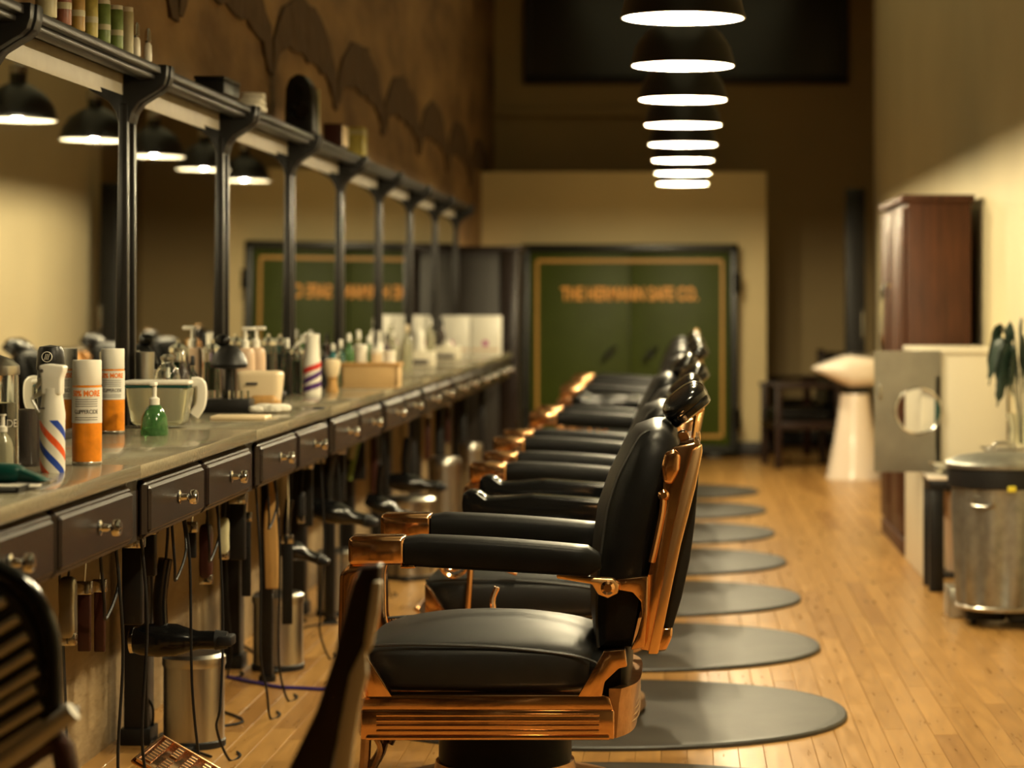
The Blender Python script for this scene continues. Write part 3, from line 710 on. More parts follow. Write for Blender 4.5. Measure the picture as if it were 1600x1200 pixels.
# dark and clear bottles around the green jar
B_ = [('beard_oil', 230, 655, .16, .020, 'black_plastic', 'white_plastic', 'small black bottle with white top beside the glass jar'),
      ('tonic_bottle', 285, 652, .21, .022, 'smoke_glass', 'chrome', 'dark tonic bottle with shiny spout right of the glass jar'),
      ('tonic_bottle', 301, 648, .19, .019, 'glass', 'black_plastic', 'slim clear tonic bottle with black cap left of the bright green jar')]
def bottle(nm, bx, by, h, r, m1, m2, lab, cat='bottle', grp=None, neck=.35):
    return can(nm.replace('beard_oil', 'oil_bottle'), bx, by, h, r, lab, cat, [('bottle', m1, [(0,0),(.95,0),(1,.03),(1,.58),(.85,.68),(neck,.76),(neck,.84),(0,.84)]), ('cap', m2, [(neck*1.15,.83),(neck*1.2,.84),(neck*1.1,.98),(neck*.8,1),(0,1)])], grp, 20)
for a in B_: bottle(*a)
def jar(bx, by, h, r, m, lab, grp='disinfectant jars with coloured liquid'):
    return can('disinfectant_jar', bx, by, h, r, lab, 'jar', [('liquid', m, [(0,.02),(.9,.02),(.9,.68),(0,.68)]), ('glass', 'glass', [(0,0),(.96,0),(1,.03),(.97,.82),(.92,.86),(.90,.82),(.92,.04),(0,.015)]), ('lid', 'chrome', [(1.02,.82),(1.02,.88),(.6,.93),(.2,.95),(.2,1),(0,1)])], grp)
jar(324, 640, .235, .029, 'green_liquid', 'bright green liquid jar with steel lid behind the black tray')
jar(413, 620, .24, .032, 'blue_liquid', 'blue liquid jar behind the white tub, left of the pair')
jar(435, 616, .235, .034, 'teal_liquid', 'teal liquid jar behind the white tub, right of the pair')
jar(463, 616, .195, .031, 'green_liquid', 'vivid green liquid jar left of the purple and white spray bottle')
# black tray with clear tubes and neck duster
X, Y = on(350, 645, ZT); t = empty('guard_caddy', (X, Y+.04, ZT), 'low black caddy holding clipper guards and clear tubes behind the tan board', 'caddy')
MB().box((-.095,-.05,0), (.085,.05,.045), .005).build('caddy_box', 'black_satin', t)
for k in range(7): MB().lathe([(0,.04),(.009,.04),(.009,.072),(0,.072)], (-.08+k*.025, -.02+.02*(k % 2), 0), n=12).build('clear_tube', 'glass', t)
t = empty('neck_duster', (X+.005, Y+.06, ZT+.0455), 'black mushroom-headed neck duster standing up in the low black caddy', 'brush')
MB().lathe([(0,0),(.018,0),(.016,.02),(.013,.09),(.018,.11),(0,.11)], n=18).build('handle', 'black_satin', t)
MB().lathe([(.012,.095),(.058,.10),(.062,.112),(.05,.145),(.028,.17),(0,.178)], n=24).build('bristle_head', 'black_satin', t)
MB().blob((-.02,0,.19), (.05,.04,.04), .8, .8, 14, 8).build('knob', 'black_gloss', t)
for i, (bx, by, hh) in enumerate(((383, 632, .275), (400, 630, .275))):
    X, Y = on(bx, by, ZT); t = empty('lotion_bottle', (X, Y, ZT), 'tall beige lotion bottle with pump, %s of two behind the neck duster' % ('left' if i == 0 else 'right'), 'bottle', 'tall beige lotion bottles')
    MB().blob((0,0,.10), (.068,.05,.20), .35, .6, 24, 14).build('bottle', 'beige_bottle', t)
    MB().lathe([(.014,.198),(.014,.225),(.006,.23),(.006,.262),(0,.262)], n=14).box((-.01,-.008,.262), (.035,.008,.274), .003).build('pump', 'white_plastic', t)
X, Y = on(403, 640, ZT); t = empty('plastic_tub', (X, Y+.05, ZT), 'cream plastic tub with a dark slot, orange base, above the white towel', 'tub')
MB().blob((0,0,.072), (.155,.11,.115), .25, .3, 28, 12, lambda x,y,z: (x*(.92+.08*z), y*(.92+.08*z), z)).build('tub', 'cream_plastic', t)
MB().box((-.04,-.058,.082), (.0,-.05,.092), .003).build('slot', 'print_dark', t)
MB().box((-.03,-.06,.0), (.066,.05,.05), .02, 3).build('tub_base', 'wood_tan', t)
X, Y = on(420, 645, ZT); t = empty('towel', (X, Y, ZT), 'rumpled white towel lying near the worktop edge', 'towel')
b = MB()
for k in range(4): b.blob((-.035+k*.022, .01*math.sin(k*2), .012+.004*(k % 2)), (.06,.085,.024+.004*(k % 2)), .7, .7, 16, 8, None, (0,0,k*.7))
b.build('towel_cloth', 'towel', t)
X, Y = on(372, 657, ZT); t = tag(MB().box((-.085,-.06,0), (.085,.06,.014), .005, 3).build('cutting_board', 'cream_plastic'), 'flat tan board lying in front of the low black caddy', 'board'); t.location = (X, Y+.05, ZT)
X, Y = on(436, 628, ZT); t = tag(MB().blob((0,0,.022), (.05,.04,.044), .8, .8, 18, 10).build('powder_puff', 'black_satin'), 'small round black puff beyond the white towel', 'puff'); t.location = (X, Y, ZT)
X, Y = on(470, 640, ZT); t = empty('shears', (X, Y, ZT), 'pair of steel shears lying near the worktop edge beyond the towel', 'shears')
MB().box((-.06,-.008,.002), (.04,.0,.006), .001, rot=(0,0,.15)).box((-.06,.0,.002), (.04,.008,.006), .001, rot=(0,0,-.15)).build('blades', 'chrome', t)
b = MB()
for s_ in (-1, 1): b.tube([(.06+.018*math.cos(a), s_*.018+.014*math.sin(a), .005) for a in [2*PI*k/14 for k in range(15)]], .003, 6)
b.build('finger_rings', 'black_plastic', t)
# purple and white spray
X, Y = on(488, 617, ZT); t = empty('spray_bottle', (X, Y, ZT), 'white spray bottle with red and purple swirls beside the green jar', 'bottle')
MB().lathe([(0,0),(.034,0),(.035,.01),(.034,.09),(.033,.12)], n=24).build('bottle', 'white_plastic', t)
b = MB(); r = .0352
for z0, sl, m_ in ((.005, .03, 'purple'), (.03, .05, 'purple'), (.075, .035, 'red_paint')):
    b = MB(); b.loft([[((r)*math.sin(a), -(r)*math.cos(a), z0+sl*(a+1.5)/3+dz_) for a in [-1.5+3*k/14 for k in range(15)]] for dz_ in (0, .022)], closed=False, caps=False); b.build('printed_swirl', m_, t)
MB().lathe([(.033,.118),(.033,.13),(.028,.15),(.026,.20),(.028,.235),(0,.24)], n=20).prism([(-.02,.225),(-.055,.21),(-.075,.185),(-.07,.18),(-.045,.198),(-.015,.205)], -.012, .012, .004).build('sprayer_head', 'white_plastic', t)
X, Y = on(508, 610, ZT); bottle('pomade_bottle', 507, 608, .19, .020, 'black_plastic', 'black_gloss', 'black bottle between the purple spray and the shaving brush')
X, Y = on(519, 613, ZT); t = empty('shaving_brush', (X, Y, ZT), 'pale shaving brush with waisted wooden handle left of the cardboard box', 'brush')
MB().lathe([(0,0),(.024,0),(.026,.01),(.018,.035),(.020,.055),(.026,.06),(0,.062)], n=20).build('handle', 'wood_tan', t)
MB().lathe([(.018,.058),(.028,.075),(.034,.115),(.030,.13),(0,.135)], n=20).build('bristles', 'cream_plastic', t)
# cardboard box
X, Y = on(578, 606, ZT); bx_ = empty('wooden_box', (X, Y+.06, ZT), 'open tan wooden box standing at the worktop edge', 'box')
b = MB(); w2, d2, h2 = .118, .085, .105
b.box((-w2,-d2,0), (w2,d2,.008), .002)
for lo, hi in (((-w2,-d2,.008), (w2,-d2+.01,h2-.012)), ((-w2,d2-.01,.008), (w2,d2,h2-.012)), ((-w2,-d2,.008), (-w2+.01,d2,h2-.012)), ((w2-.01,-d2,.008), (w2,d2,h2-.012))): b.box(lo, hi, .002)
b.build('box_body', 'cardboard', bx_)
MB().box((-w2-.006,-d2-.006,h2-.014), (w2+.006,d2+.006,h2), .003).build('lid', 'wood_tan', bx_)
for k, (dx, hh, m1, lab) in enumerate(((-.045, .075, 'white_plastic', 'small white jar on the left of the wooden box'), (.075, .05, 'label_white', 'low white jar on the right end of the wooden box'), (.02, .06, 'cream_plastic', 'cream jar in the middle of the wooden box'))):
    t = empty('cream_jar', (X+dx, Y+.06, ZT+h2), lab, 'jar', 'jars on top of the wooden box')
    MB().lathe([(0,0),(.024,0),(.025,.004),(.025,hh*.65),(0,hh*.65)], n=20).build('jar', m1, t)
    MB().lathe([(.026,hh*.62),(.027,hh*.66),(.027,hh*.97),(.024,hh),(0,hh)], n=20).build('lid', 'white_plastic', t)
# bottles between and behind the box, to the far end
more = [(532,603,.20,.022,'glass','white_plastic','clear bottle with white cap left of the wooden box back corner'),
 (545,598,.22,.026,'green_glass','white_plastic','green bottle with white cap behind the wooden box, left one'),
 (560,594,.23,.027,'clear_plastic','white_plastic','pale yellow bottle behind the wooden box, middle one'),
 (576,591,.20,.028,'green_glass','label_white','short green bottle behind the wooden box, right one'),
 (592,588,.22,.024,'white_plastic','white_plastic','white bottle behind the right end of the wooden box'),
 (604,584,.20,.022,'oxblood','black_plastic','dark red bottle with black cap beyond the wooden box'),
 (614,581,.21,.026,'clear_plastic','white_plastic','pale bottle with white cap beyond the dark red one'),
 (636,578,.24,.030,'clear_plastic','cream_plastic','tall pale canister bottle left of the first tissue box'),
 (655,570,.27,.030,'white_plastic','white_plastic','tall white bottle behind the first tissue box'),
 (672,565,.26,.028,'clear_plastic','white_plastic','tall clear bottle between the two tissue boxes'),
 (690,560,.25,.026,'smoke_glass','black_plastic','dark bottle left of the white cartons'),
 (345,637,.21,.018,'smoke_glass','chrome','thin dark bottle behind the black caddy'),
 (449,617,.22,.020,'glass','white_plastic','slim clear bottle between teal and vivid green jars'),
 (478,610,.235,.022,'smoke_glass','chrome','dark bottle with chrome spout behind the purple spray'),
 (497,606,.23,.021,'glass','black_plastic','clear bottle with black cap behind the purple spray'),
 (520,602,.18,.022,'teal_liquid','white_plastic','teal bottle behind the shaving brush')]
for i, (bx, by, h, r, m1, m2, lab) in enumerate(more): bottle('grooming_bottle', bx, by, h, r, m1, m2, lab, grp='grooming bottles on the worktop')
for bx, by, ww, lab in ((648, 573, .17, 'cream tissue box with dark slot, nearer one'), (692, 563, .16, 'cream tissue box with dark slot, next to the white cartons')):
    X, Y = on(bx, by, ZT); t = empty('tissue_box', (X+.02, Y+.07, ZT), lab, 'box', 'tissue boxes on the worktop')
    MB().box((-ww/2,-.06,0), (ww/2,.06,.085), .004).build('carton', 'white_paint', t)
    MB().box((-ww/2+.012,-.0625,.012), (ww/2-.03,-.0595,.038), .001).build('slot', 'print_dark', t)
    MB().blob((0,0,.095), (.07,.04,.05), 1, 1, 12, 8).build('tissue', 'towel', t)
for k, dx in enumerate((-.10, .10)):
    t = empty('carton', (-1.425+dx, 16.2, ZT), 'white carton with a purple dot, %s of two at the far end of the counter' % ('left' if k == 0 else 'right'), 'box', 'white cartons at the far end of the counter')
    MB().box((-.096,-.11,0), (.096,.11,.265), .004).build('carton_body', 'white_plastic', t)
    MB().lathe([(0,0),(.022,0),(.022,.002),(0,.002)], (-.03 if k == 0 else 0,-.11,.08), 'Y', 18, rot=(PI,0,0)).build('dot', 'magenta', t)
    MB().box((-.09,-.112,.03), (.09,-.1105,.045)).build('stripe', 'beige_bottle', t)

# ------------------------------------------------------------------ things on the high shelf
ZS = 1.9862; XS = -1.575
def shelf_y(x, X=XS): return F*(-X)/(VX-x)
cans_ = [(72,.026,.13,'can_pale','beige jar at the near end of the shelf can row'), (98,.022,.13,'can_red','mottled red can on the shelf, beside the beige jar'), (120,.021,.125,'can_amber','amber can on the shelf between the red and yellow ones'),
 (141,.020,.125,'can_yellow','yellow can on the shelf right of the amber one'), (161,.020,.115,'can_green','darker green can on the shelf right of the yellow one'), (181,.020,.118,'can_green','taller green can on the shelf left of the pale bottle'),
 (199,.017,.13,'can_pale','slim pale bottle on the shelf between green can and glass bottles')]
for x, r, h, m_, lab in cans_:
    t = empty('shelf_can', (XS+.03, shelf_y(x, XS+.03), ZS), lab, 'can', 'colourful cans on the high shelf')
    MB().lathe([(0,0),(r*.95,0),(r,.004),(r,h*.88),(r*.9,h*.91),(0,h*.91)], n=18).build('body', m_, t)
    MB().lathe([(r*.92,h*.9),(r*.95,h*.905),(r*.93,h*.99),(r*.85,h),(0,h)], n=18).build('lid', 'label_white' if m_ != 'can_yellow' else 'can_amber', t)
    MB().lathe([(r*1.01,h*.3),(r*1.02,h*.31),(r*1.02,h*.42),(r*1.01,h*.43)], n=18).build('band', 'can_pale', t)
for i, x in enumerate((213, 222, 231)):
    t = empty('sample_bottle', (XS+.04-.02*(i % 2), shelf_y(x, XS+.04), ZS), 'tiny glass bottle with white stopper on the shelf, %s of three' % ('left','middle','right')[i], 'bottle', 'tiny bottles on the high shelf')
    MB().lathe([(0,0),(.011,0),(.012,.003),(.011,.045),(.006,.055),(0,.055)], n=14).build('bottle', 'white_plastic', t)
    MB().lathe([(.007,.054),(.010,.058),(.008,.085),(.004,.095),(0,.096)], n=14).build('stopper', 'chrome', t)
y = shelf_y(388); t = empty('folded_towel', (XS+.01, y, ZS), 'folded pale towels piled on the high shelf', 'towel')
for k in range(3): MB().blob((.0, .02*k, .012+k*.022), (.09, .22-.03*k, .024), .4, .3, 20, 8, None, (0, 0, .08*k)).build('fold', 'towel', t)
y = shelf_y(335); t = empty('storage_tin', (XS+.01, y, ZS), 'low dark tin on the high shelf left of the folded towels', 'tin')
MB().box((-.05,-.14,0), (.05,.14,.045), .006).build('tin_body', 'black_satin', t); MB().box((-.052,-.142,.045), (.052,.142,.058), .005).build('lid', 'black_satin', t)
y = shelf_y(468); t = empty('loudspeaker', (XS+.01, y, ZS), 'tall black round-topped speaker standing on the high shelf', 'speaker')
pr = [(-.06,0),(.06,0),(.055,.15),(.045,.20),(.02,.235),(-.01,.24),(-.04,.22),(-.055,.18)]
MB().prism(pr, -.08, .08, .008, 3).build('cabinet', 'black_satin', t)
MB().lathe([(0,0),(.04,0),(.04,.006),(.03,.004),(0,.002)], (0,-.08,.09), 'Y', 22, rot=(PI,0,0)).lathe([(0,0),(.018,0),(.018,.005),(0,.003)], (0,-.08,.175), 'Y', 18, rot=(PI,0,0)).build('driver', 'black_gloss', t)
MB().box((-.075,.085,0), (.06,.10,.19), .004, rot=(.0,0,0)).build('back_plate', 'can_pale', t)
y = shelf_y(549); t = empty('card_box', (XS+.02, y, ZS), 'upright yellow box on the high shelf beyond the speaker', 'box')
MB().box((-.045,-.07,0), (.045,.07,.135), .003).build('box_body', 'can_yellow', t); MB().box((-.046,-.071,.10), (.046,.071,.12), .001).build('band', 'can_pale', t)
y = shelf_y(517); t = empty('book', (XS+.02, y, ZS), 'small dark red book standing left of the yellow box', 'book')
MB().box((-.04,-.10,0), (.045,.10,.10), .003).build('cover', 'oxblood', t); MB().box((-.035,-.096,.006), (.046,.096,.094), .001).build('pages', 'cream_plastic', t)

# ------------------------------------------------------------------ under the counter
def bin_(X, Y, r, h, lab):
    t = empty('pedal_bin', (X, Y, 0), lab, 'bin', 'steel pedal bins under the worktop')
    MB().lathe([(0,.01),(r,.01),(r,h*.86),(0,h*.86)], n=32).build('body', 'steel', t)
    MB().lathe([(r*1.03,h*.855),(r*1.05,h*.87),(r*1.04,h*.95),(r*.9,h*.985),(0,h)], n=32).build('lid', 'steel', t)
    MB().lathe([(0,0),(r*1.05,0),(r*1.05,.018),(r,.022),(0,.022)], n=32).build('base_ring', 'black_plastic', t)
    MB().box((-.02,-r-.05,.006), (.02,-r+.01,.014), .003).build('pedal', 'black_plastic', t)
bins = [(-1.43,7.02,.088,.275,'nearest steel pedal bin, beneath the big hair dryer'), (-1.43,8.48,.088,.275,'second steel pedal bin, beneath the wooden brush'), (-1.43,9.95,.086,.275,'third steel pedal bin, partly hidden behind chair arms'),
        (-1.28,11.25,.115,.39,'wide steel pedal bin beneath the far hair dryer'), (-1.27,12.8,.085,.475,'tall slim steel bin, second from the far end'), (-1.26,14.3,.065,.46,'tall narrow steel bin, farthest of the row')]
for a in bins: bin_(*a)
ZB = .748
def hook(t, z=0.0): MB().tube([(0,0,z), (0,.0,z-.02), (.012,0,z-.03), (.02,0,z-.02)], .003, 6, 3).build('hook', 'chrome', t)
def dryer(x, y, Y, lab, ang=0., sc_=1., hz=None):
    X, Z = px(x, y, Y); L_ = ZB-Z
    t = empty('hair_dryer', (X, Y, Z), lab, 'hair dryer', 'black hair dryers hanging under the worktop')
    k = sc_
    R = Euler((0, ang, 0)).to_matrix()
    b = MB().lathe([(0,-.085*k),(.028*k,-.085*k),(.036*k,-.06*k),(.040*k,-.02*k),(.038*k,.02*k),(.028*k,.05*k),(.022*k,.07*k),(.021*k,.125*k),(0,.125*k)], (0,0,0), 'X', 24)
    bmesh.ops.rotate(b.bm, cent=(0,0,0), matrix=R, verts=b.bm.verts); b.build('barrel', 'black_gloss', t)
    b = MB().box((.12*k,-.03*k,-.012*k), (.155*k,.03*k,.012*k), .006).lathe([(0,.112*k),(.024*k,.112*k),(.02*k,.14*k),(0,.14*k)], (0,0,0), 'X', 18)
    bmesh.ops.rotate(b.bm, cent=(0,0,0), matrix=R, verts=b.bm.verts); b.build('nozzle', 'black_plastic', t)
    MB().tube([(-.015*k,0,.02*k), (-.018*k,0,.09*k), (-.012*k,0,.15*k), (-.005*k,0,.19*k)], .017*k, 12, 4).build('handle', 'black_gloss', t)
    MB().tube([(-.005*k,0,.18*k), (0,.0,.18*k+(L_-.18*k)*.5), (.0,0,L_)], .004, 6, 4).build('cord', 'black_plastic', t)
    MB().lathe([(.026*k,-.088*k),(.031*k,-.086*k),(.031*k,-.078*k),(.028*k,-.078*k)], (0,0,0), 'X', 20, rot=(0,0,0)).build('rear_ring', 'chrome', t) if not ang else None
    return t
dryer(262, 1000, 6.45, 'big glossy black hair dryer hanging above the nearest steel bin', 0, 1.15)
dryer(455, 858, 8.35, 'black hair dryer hanging beside the wooden brush, nozzle to the right', .35, .9)
dryer(520, 800, 8.9, 'black hair dryer hanging aslant, second beyond the wooden brush', .25, 1.1)
dryer(640, 755, 11.0, 'dark hair dryer hanging above the wide steel bin', .12, 1.1)
dryer(598, 790, 10.2, 'dark hair dryer hanging behind the scroll arms of the second chair', .4, .9)
def clipper(x, y, Y, h, m_, lab, grp='hair clippers hanging under the worktop', w_=.042):
    X, Z = px(x, y, Y); t = empty('hair_clipper', (X, Y, ZB-.0), lab, 'clipper', grp)
    zt = Z-ZB+h/2
    MB().blob((0,0,zt-h/2), (w_,.035,h), .5, .5, 18, 14, lambda a,b_,c: (a*(.85+.15*abs(c)), b_, c)).build('body', m_, t)
    MB().box((-w_*.45,-.012,zt-h-.012), (w_*.45,.012,zt-h+.015), .003).build('blade', 'chrome', t)
    MB().tube([(0,0,zt-.01), (.004,0,zt*.5), (0,0,0)], .003, 6, 4).build('cord', 'black_plastic', t)
clipper(106, 950, 5.3, .14, 'steel_panel', 'silver-grey clipper hanging at far left beside the red straps')
clipper(322, 862, 6.85, .16, 'oxblood', 'dark red-brown clipper hanging left of the pale one')
clipper(350, 838, 7.0, .11, 'can_pale', 'pale yellowish trimmer hanging right of the dark clipper', w_=.032)
clipper(471, 790, 8.6, .10, 'black_plastic', 'small black trimmer hanging beyond the wooden brush', w_=.03)
clipper(500, 760, 9.2, .10, 'oxblood', 'small dark red trimmer hanging farther along the worktop', w_=.03)
def strap(x, y0, Y, L_, w_, m_, lab, cat='strap', nm='leather_strop', th=.012):
    X, Z = px(x, y0, Y); t = empty(nm, (X, Y, ZB), lab, cat)
    z0 = min(-.02, Z-ZB)
    MB().box((-w_/2,-th/2,z0-L_), (w_/2,th/2,z0), .004, 3).build('band', m_, t)
    MB().box((-w_/2-.003,-th/2-.003,z0-.03), (w_/2+.003,th/2+.003,z0), .002).tube([(0,0,z0), (.003,0,z0/2), (0,0,0)], .003, 6).build('clasp', 'chrome', t)
strap(132, 908, 5.45, .16, .030, 'oxblood', 'dark red leather strop hanging at left, nearer of two')
strap(156, 905, 5.6, .17, .026, 'oxblood', 'brown-red strop hanging at left, next to the dark dryer')
strap(385, 800, 7.4, .26, .028, 'black_satin', 'flat black strap hanging between the trimmers and the wooden brush')
strap(300, 815, 6.6, .10, .024, 'black_plastic', 'short black strap hanging left of the clippers')
X, Z = px(424, 782, 7.85); t = empty('bath_brush', (X, 7.85, ZB), 'long wooden brush hanging bristles inward under the worktop', 'brush')
z0 = -.03
MB().prism([(-.012,z0),(.012,z0),(.016,z0-.06),(.026,z0-.11),(.022,z0-.17),(.024,z0-.36),(-.018,z0-.36),(-.024,z0-.17),(-.022,z0-.11),(-.012,z0-.06)], -.012, .012, .006, 3).build('handle', 'wood_tan', t)
MB().box((-.022,.012,z0-.35), (.022,.035,z0-.14), .003).build('bristles', 'black_satin', t); MB().tube([(0,0,z0+.0), (0,0,0)], .003, 6).build('loop', 'black_plastic', t)
strap(449, 835, 8.0, .30, .035, 'black_satin', 'broad black strop hanging right behind the long wooden brush')
X, Z = px(553, 735, 10.3); t = empty('sweeping_brush', (X, 10.3, ZB), 'green and white handled brush hanging aslant under the far drawers', 'brush')
MB().box((-.012,-.008,-.22), (.012,.008,-.03), .005, rot=(0, .22, 0)).build('handle', 'can_green', t); MB().box((-.014,-.01,-.13), (.014,.01,-.02), .004, rot=(0,.22,0)).tube([(.0,0,-.03), (0,0,0)], .003, 6).build('grip', 'can_pale', t)
for i, (x, Y, L_) in enumerate(((668, 12.6, .25), (700, 14.0, .25), (585, 10.9, .3))):
    strap(x, VY+(H-ZB+.03)*F/Y, Y, L_, .03, 'oxblood', 'dull brown strop hanging under the far drawers, %s of three' % ORD[i])
for i, (x, Y, L_, w_) in enumerate(((208, 5.95, .22, .05), (232, 6.3, .14, .04), (372, 7.25, .20, .045), (478, 8.75, .24, .05), (500, 9.05, .16, .05), (530, 9.6, .22, .05), (560, 10.5, .2, .06), (600, 11.6, .3, .06))):
    strap(x, VY+(H-ZB+.03)*F/Y, Y, L_, w_, 'black_satin', 'black tool pouch hanging under the drawers, %s pouch from the camera' % ORD[i], 'pouch', 'tool_pouch', .03)
# cables
def cable(pts, m_, lab, r=.0038):
    c = pts[0]; b = MB().tube(pts, r, 6, 6); bmesh.ops.translate(b.bm, vec=[-v for v in c], verts=b.bm.verts)
    o = b.build('cable', m_); o.location = c; tag(o, lab, 'cable', 'cables hanging and lying under the worktop')
random.seed(11)
ck = 0
for Y in (5.2, 5.5, 5.75, 6.0, 6.25, 6.7, 7.0, 7.3, 7.65, 8.1, 8.6, 9.0, 9.5, 10.4):
    X = -1.30 if ck % 3 else -1.565; pts = [(X, Y, ZB)]
    zz = random.uniform(.25, .5); dy = random.uniform(.03, .12); f_ = .02 if ck % 3 else -.0
    pts += [(X+.01, Y+.03, zz+.12), (X+random.uniform(-.01,.02), Y+dy*.5, zz*.6), (X+random.uniform(-.01,.03), Y+dy, .1), (X+f_, Y+dy+.04, .005), (X+.04, Y+dy+.10, .005), (X+.02, Y+dy+.16, .005)]
    near = 'dark power cable hanging under the worktop, %s from the camera' % (ORD+['thirteenth','fourteenth'])[ck]
    cable(pts, 'black_plastic', near); ck += 1
for i, Y in enumerate((5.35, 6.1, 6.55, 7.5)):
    X = -1.30; pts = [(X, Y, ZB), (X+.0, Y+.04, ZB-.12), (X-.01, Y+.10, ZB-.17), (X, Y+.18, ZB-.10), (X-.02, Y+.22, ZB)]
    cable(pts, 'black_plastic', 'looped dark cord right under the drawers, %s loop from the camera' % ORD[i])
p0 = on(355, 1060, 0); p1 = on(430, 1075, 0); p2 = on(520, 1080, 0)
cable([(*p0, .005), (*p1, .005), (p1[0]+.08, p1[1]-.03, .005), (*p2, .005), (p2[0]+.15, p2[1], .005)], 'blue_cable', 'blue twisted cable lying on the floor beyond the nearest steel bin', .007)
q_ = [on(380, 1010, 0), on(440, 1040, 0), on(470, 985, 0), on(540, 975, 0)]
cable([(*p, .005) for p in q_], 'black_plastic', 'black cable looping over the floor beside the second steel bin', .004)
q_ = [on(330, 1185, 0), on(250, 1150, 0), on(380, 1130, 0), on(300, 1100, 0)]
cable([(*p, .005) for p in q_], 'black_plastic', 'black cable tangled on the floor before the nearest steel bin', .004)

# ------------------------------------------------------------------ right side of the room
# red-brown wardrobe
t = empty('wardrobe', (1.12, 12.2, 0), 'tall red-brown wooden wardrobe against the right wall', 'wardrobe')
MB().box((.02,0,.06), (.345,1.35,1.80), .006).box((0.0,-.01,0), (.355,1.36,.08), .006).box((-.012,-.012,1.80), (.365,1.365,1.84), .008).build('body', 'red_wood', t)
for k in range(2):
    d = MB().box((-.003,.02+k*.67,.10), (.02,.67+k*.67,1.78), .005).box((-.010,.10+k*.67,.2), (-.002,.59+k*.67,1.68), .006).build('door', 'red_wood', t)
    yy = .61+k*.13
    MB().tube([(-.003,yy,1.02), (-.045,yy,1.04), (-.045,yy,1.36), (-.003,yy,1.38)], .011, 8, 3).build('handle', 'chrome', d)
# white cabinet with an open steel flap
t = empty('storage_cabinet', (1.12, 11.25, 0), 'white cabinet with its holed steel door swung open before the wardrobe', 'cabinet')
MB().box((.0,.0,.0), (.40,.85,1.05), .006).build('body', 'white_paint', t); MB().box((-.01,-.012,1.05), (.405,.86,1.075), .004).build('top', 'white_paint', t)
b = bmesh.new(); w0, w1, z0, z1 = -.225, .085, .50, 1.066; cxh, czh, rh = -.02, .785, .105; n = 32
def outer_pt(a):
    c, s_ = math.cos(a), math.sin(a); hx = (w1-cxh) if c > 0 else (cxh-w0); hz = (z1-czh) if s_ > 0 else (czh-z0)
    k = min(hx/abs(c) if abs(c) > 1e-6 else 9, hz/abs(s_) if abs(s_) > 1e-6 else 9); return cxh+c*k, czh+s_*k
angs = sorted([2*PI*i/n for i in range(n)]+[math.atan2(z-czh, x-cxh) % (2*PI) for x in (w0, w1) for z in (z0, z1)])
R4 = []
for yy in (-.03, -.012):
    R4.append([b.verts.new((cxh+rh*math.cos(a), yy, czh+rh*math.sin(a))) for a in angs]); R4.append([b.verts.new((*(lambda p: (p[0], yy, p[1]))(outer_pt(a)),)) for a in angs])
m_ = len(angs)
for i in range(m_):
    j = (i+1) % m_
    for A, B in ((0,1),(3,2),(2,0),(1,3)): b.faces.new((R4[A][i], R4[A][j], R4[B][j], R4[B][i]))
mb = MB(); mb._add(b); d = mb.build('door', 'steel_panel', t)
MB().tube([(cxh+(rh+.002)*math.cos(a), -.03, czh+(rh+.002)*math.sin(a)) for a in [2*PI*k/32 for k in range(33)]], .006, 8).build('hole_rim', 'chrome', d)
MB().tube([(-.20,-.03,.84), (-.20,-.055,.85), (-.20,-.055,.90), (-.20,-.03,.91)], .006, 8, 3).build('handle', 'chrome', d)
MB().box((.06,-.03,.52), (.085,.0,.95), .003).build('hinge_strip', 'dark_green', d)
# small black side table
t = empty('side_table', (1.22, 10.85, 0), 'small black side table with a glossy top behind the galvanised bin', 'table')
MB().box((-.125,-.15,.50), (.16,.15,.515), .004).build('table_top', 'white_ceramic', t); MB().box((-.12,-.145,.455), (.155,.145,.50), .004).build('apron', 'black_satin', t)
for sx in (-.085, .125):
    for sy in (-.12, .12): MB().box((sx-.035,sy-.02,.0), (sx+.03,sy+.02,.46), .004).build('leg', 'black_satin', t)
MB().box((-.08,-.13,.06), (.13,.13,.08), .003).build('lower_shelf', 'black_satin', t)
t = empty('waste_basket', (1.235, 10.85, .0805), 'grey plastic basket standing in the small black side table', 'basket'); MB().lathe([(0,0),(.045,0),(.06,.35),(.063,.36),(.056,.36),(.043,.01),(0,.01)], n=24).build('basket', 'beige_bottle', t)
t = empty('glass_bowl', (1.19, 10.82, .515), 'clear glass bowl on the small black side table', 'bowl'); MB().lathe([(0,0),(.03,0),(.05,.02),(.085,.06),(.08,.06),(.045,.025),(0,.008)], n=24).build('bowl', 'glass', t)
# galvanised bin
X0, Y0 = 1.292, 9.65
t = empty('dustbin', (X0, Y0, 0), 'big ribbed galvanised dustbin with lid and black liner at right', 'bin'); t.scale = (.83, .83, 1)
rings = []; n = 72
for z, r in ((.075,.225),(.09,.228),(.10,.230),(.30,.242),(.50,.252),(.57,.256),(.585,.262),(.60,.258)):
    rb = .009 if .09 < z < .56 else 0
    rings.append([((r+rb*math.copysign(abs(math.sin(12*a))**.6, math.sin(12*a)))*math.cos(a), (r+rb*math.copysign(abs(math.sin(12*a))**.6, math.sin(12*a)))*math.sin(a), z) for a in [2*PI*i/n for i in range(n)]])
MB().loft(rings).build('body', 'galvanised', t)
MB().lathe([(.226,.068),(.236,.070),(.238,.082),(.230,.088)], n=48).build('bottom_band', 'steel', t)
MB().lathe([(.262,.555),(.272,.56),(.275,.60),(.272,.637),(.255,.64)], n=48).build('liner', 'black_plastic', t)
MB().lathe([(.275,.632),(.283,.636),(.285,.65),(.278,.657),(.272,.66),(.22,.678),(.12,.69),(0,.694)], n=48).build('lid', 'galvanised', t)
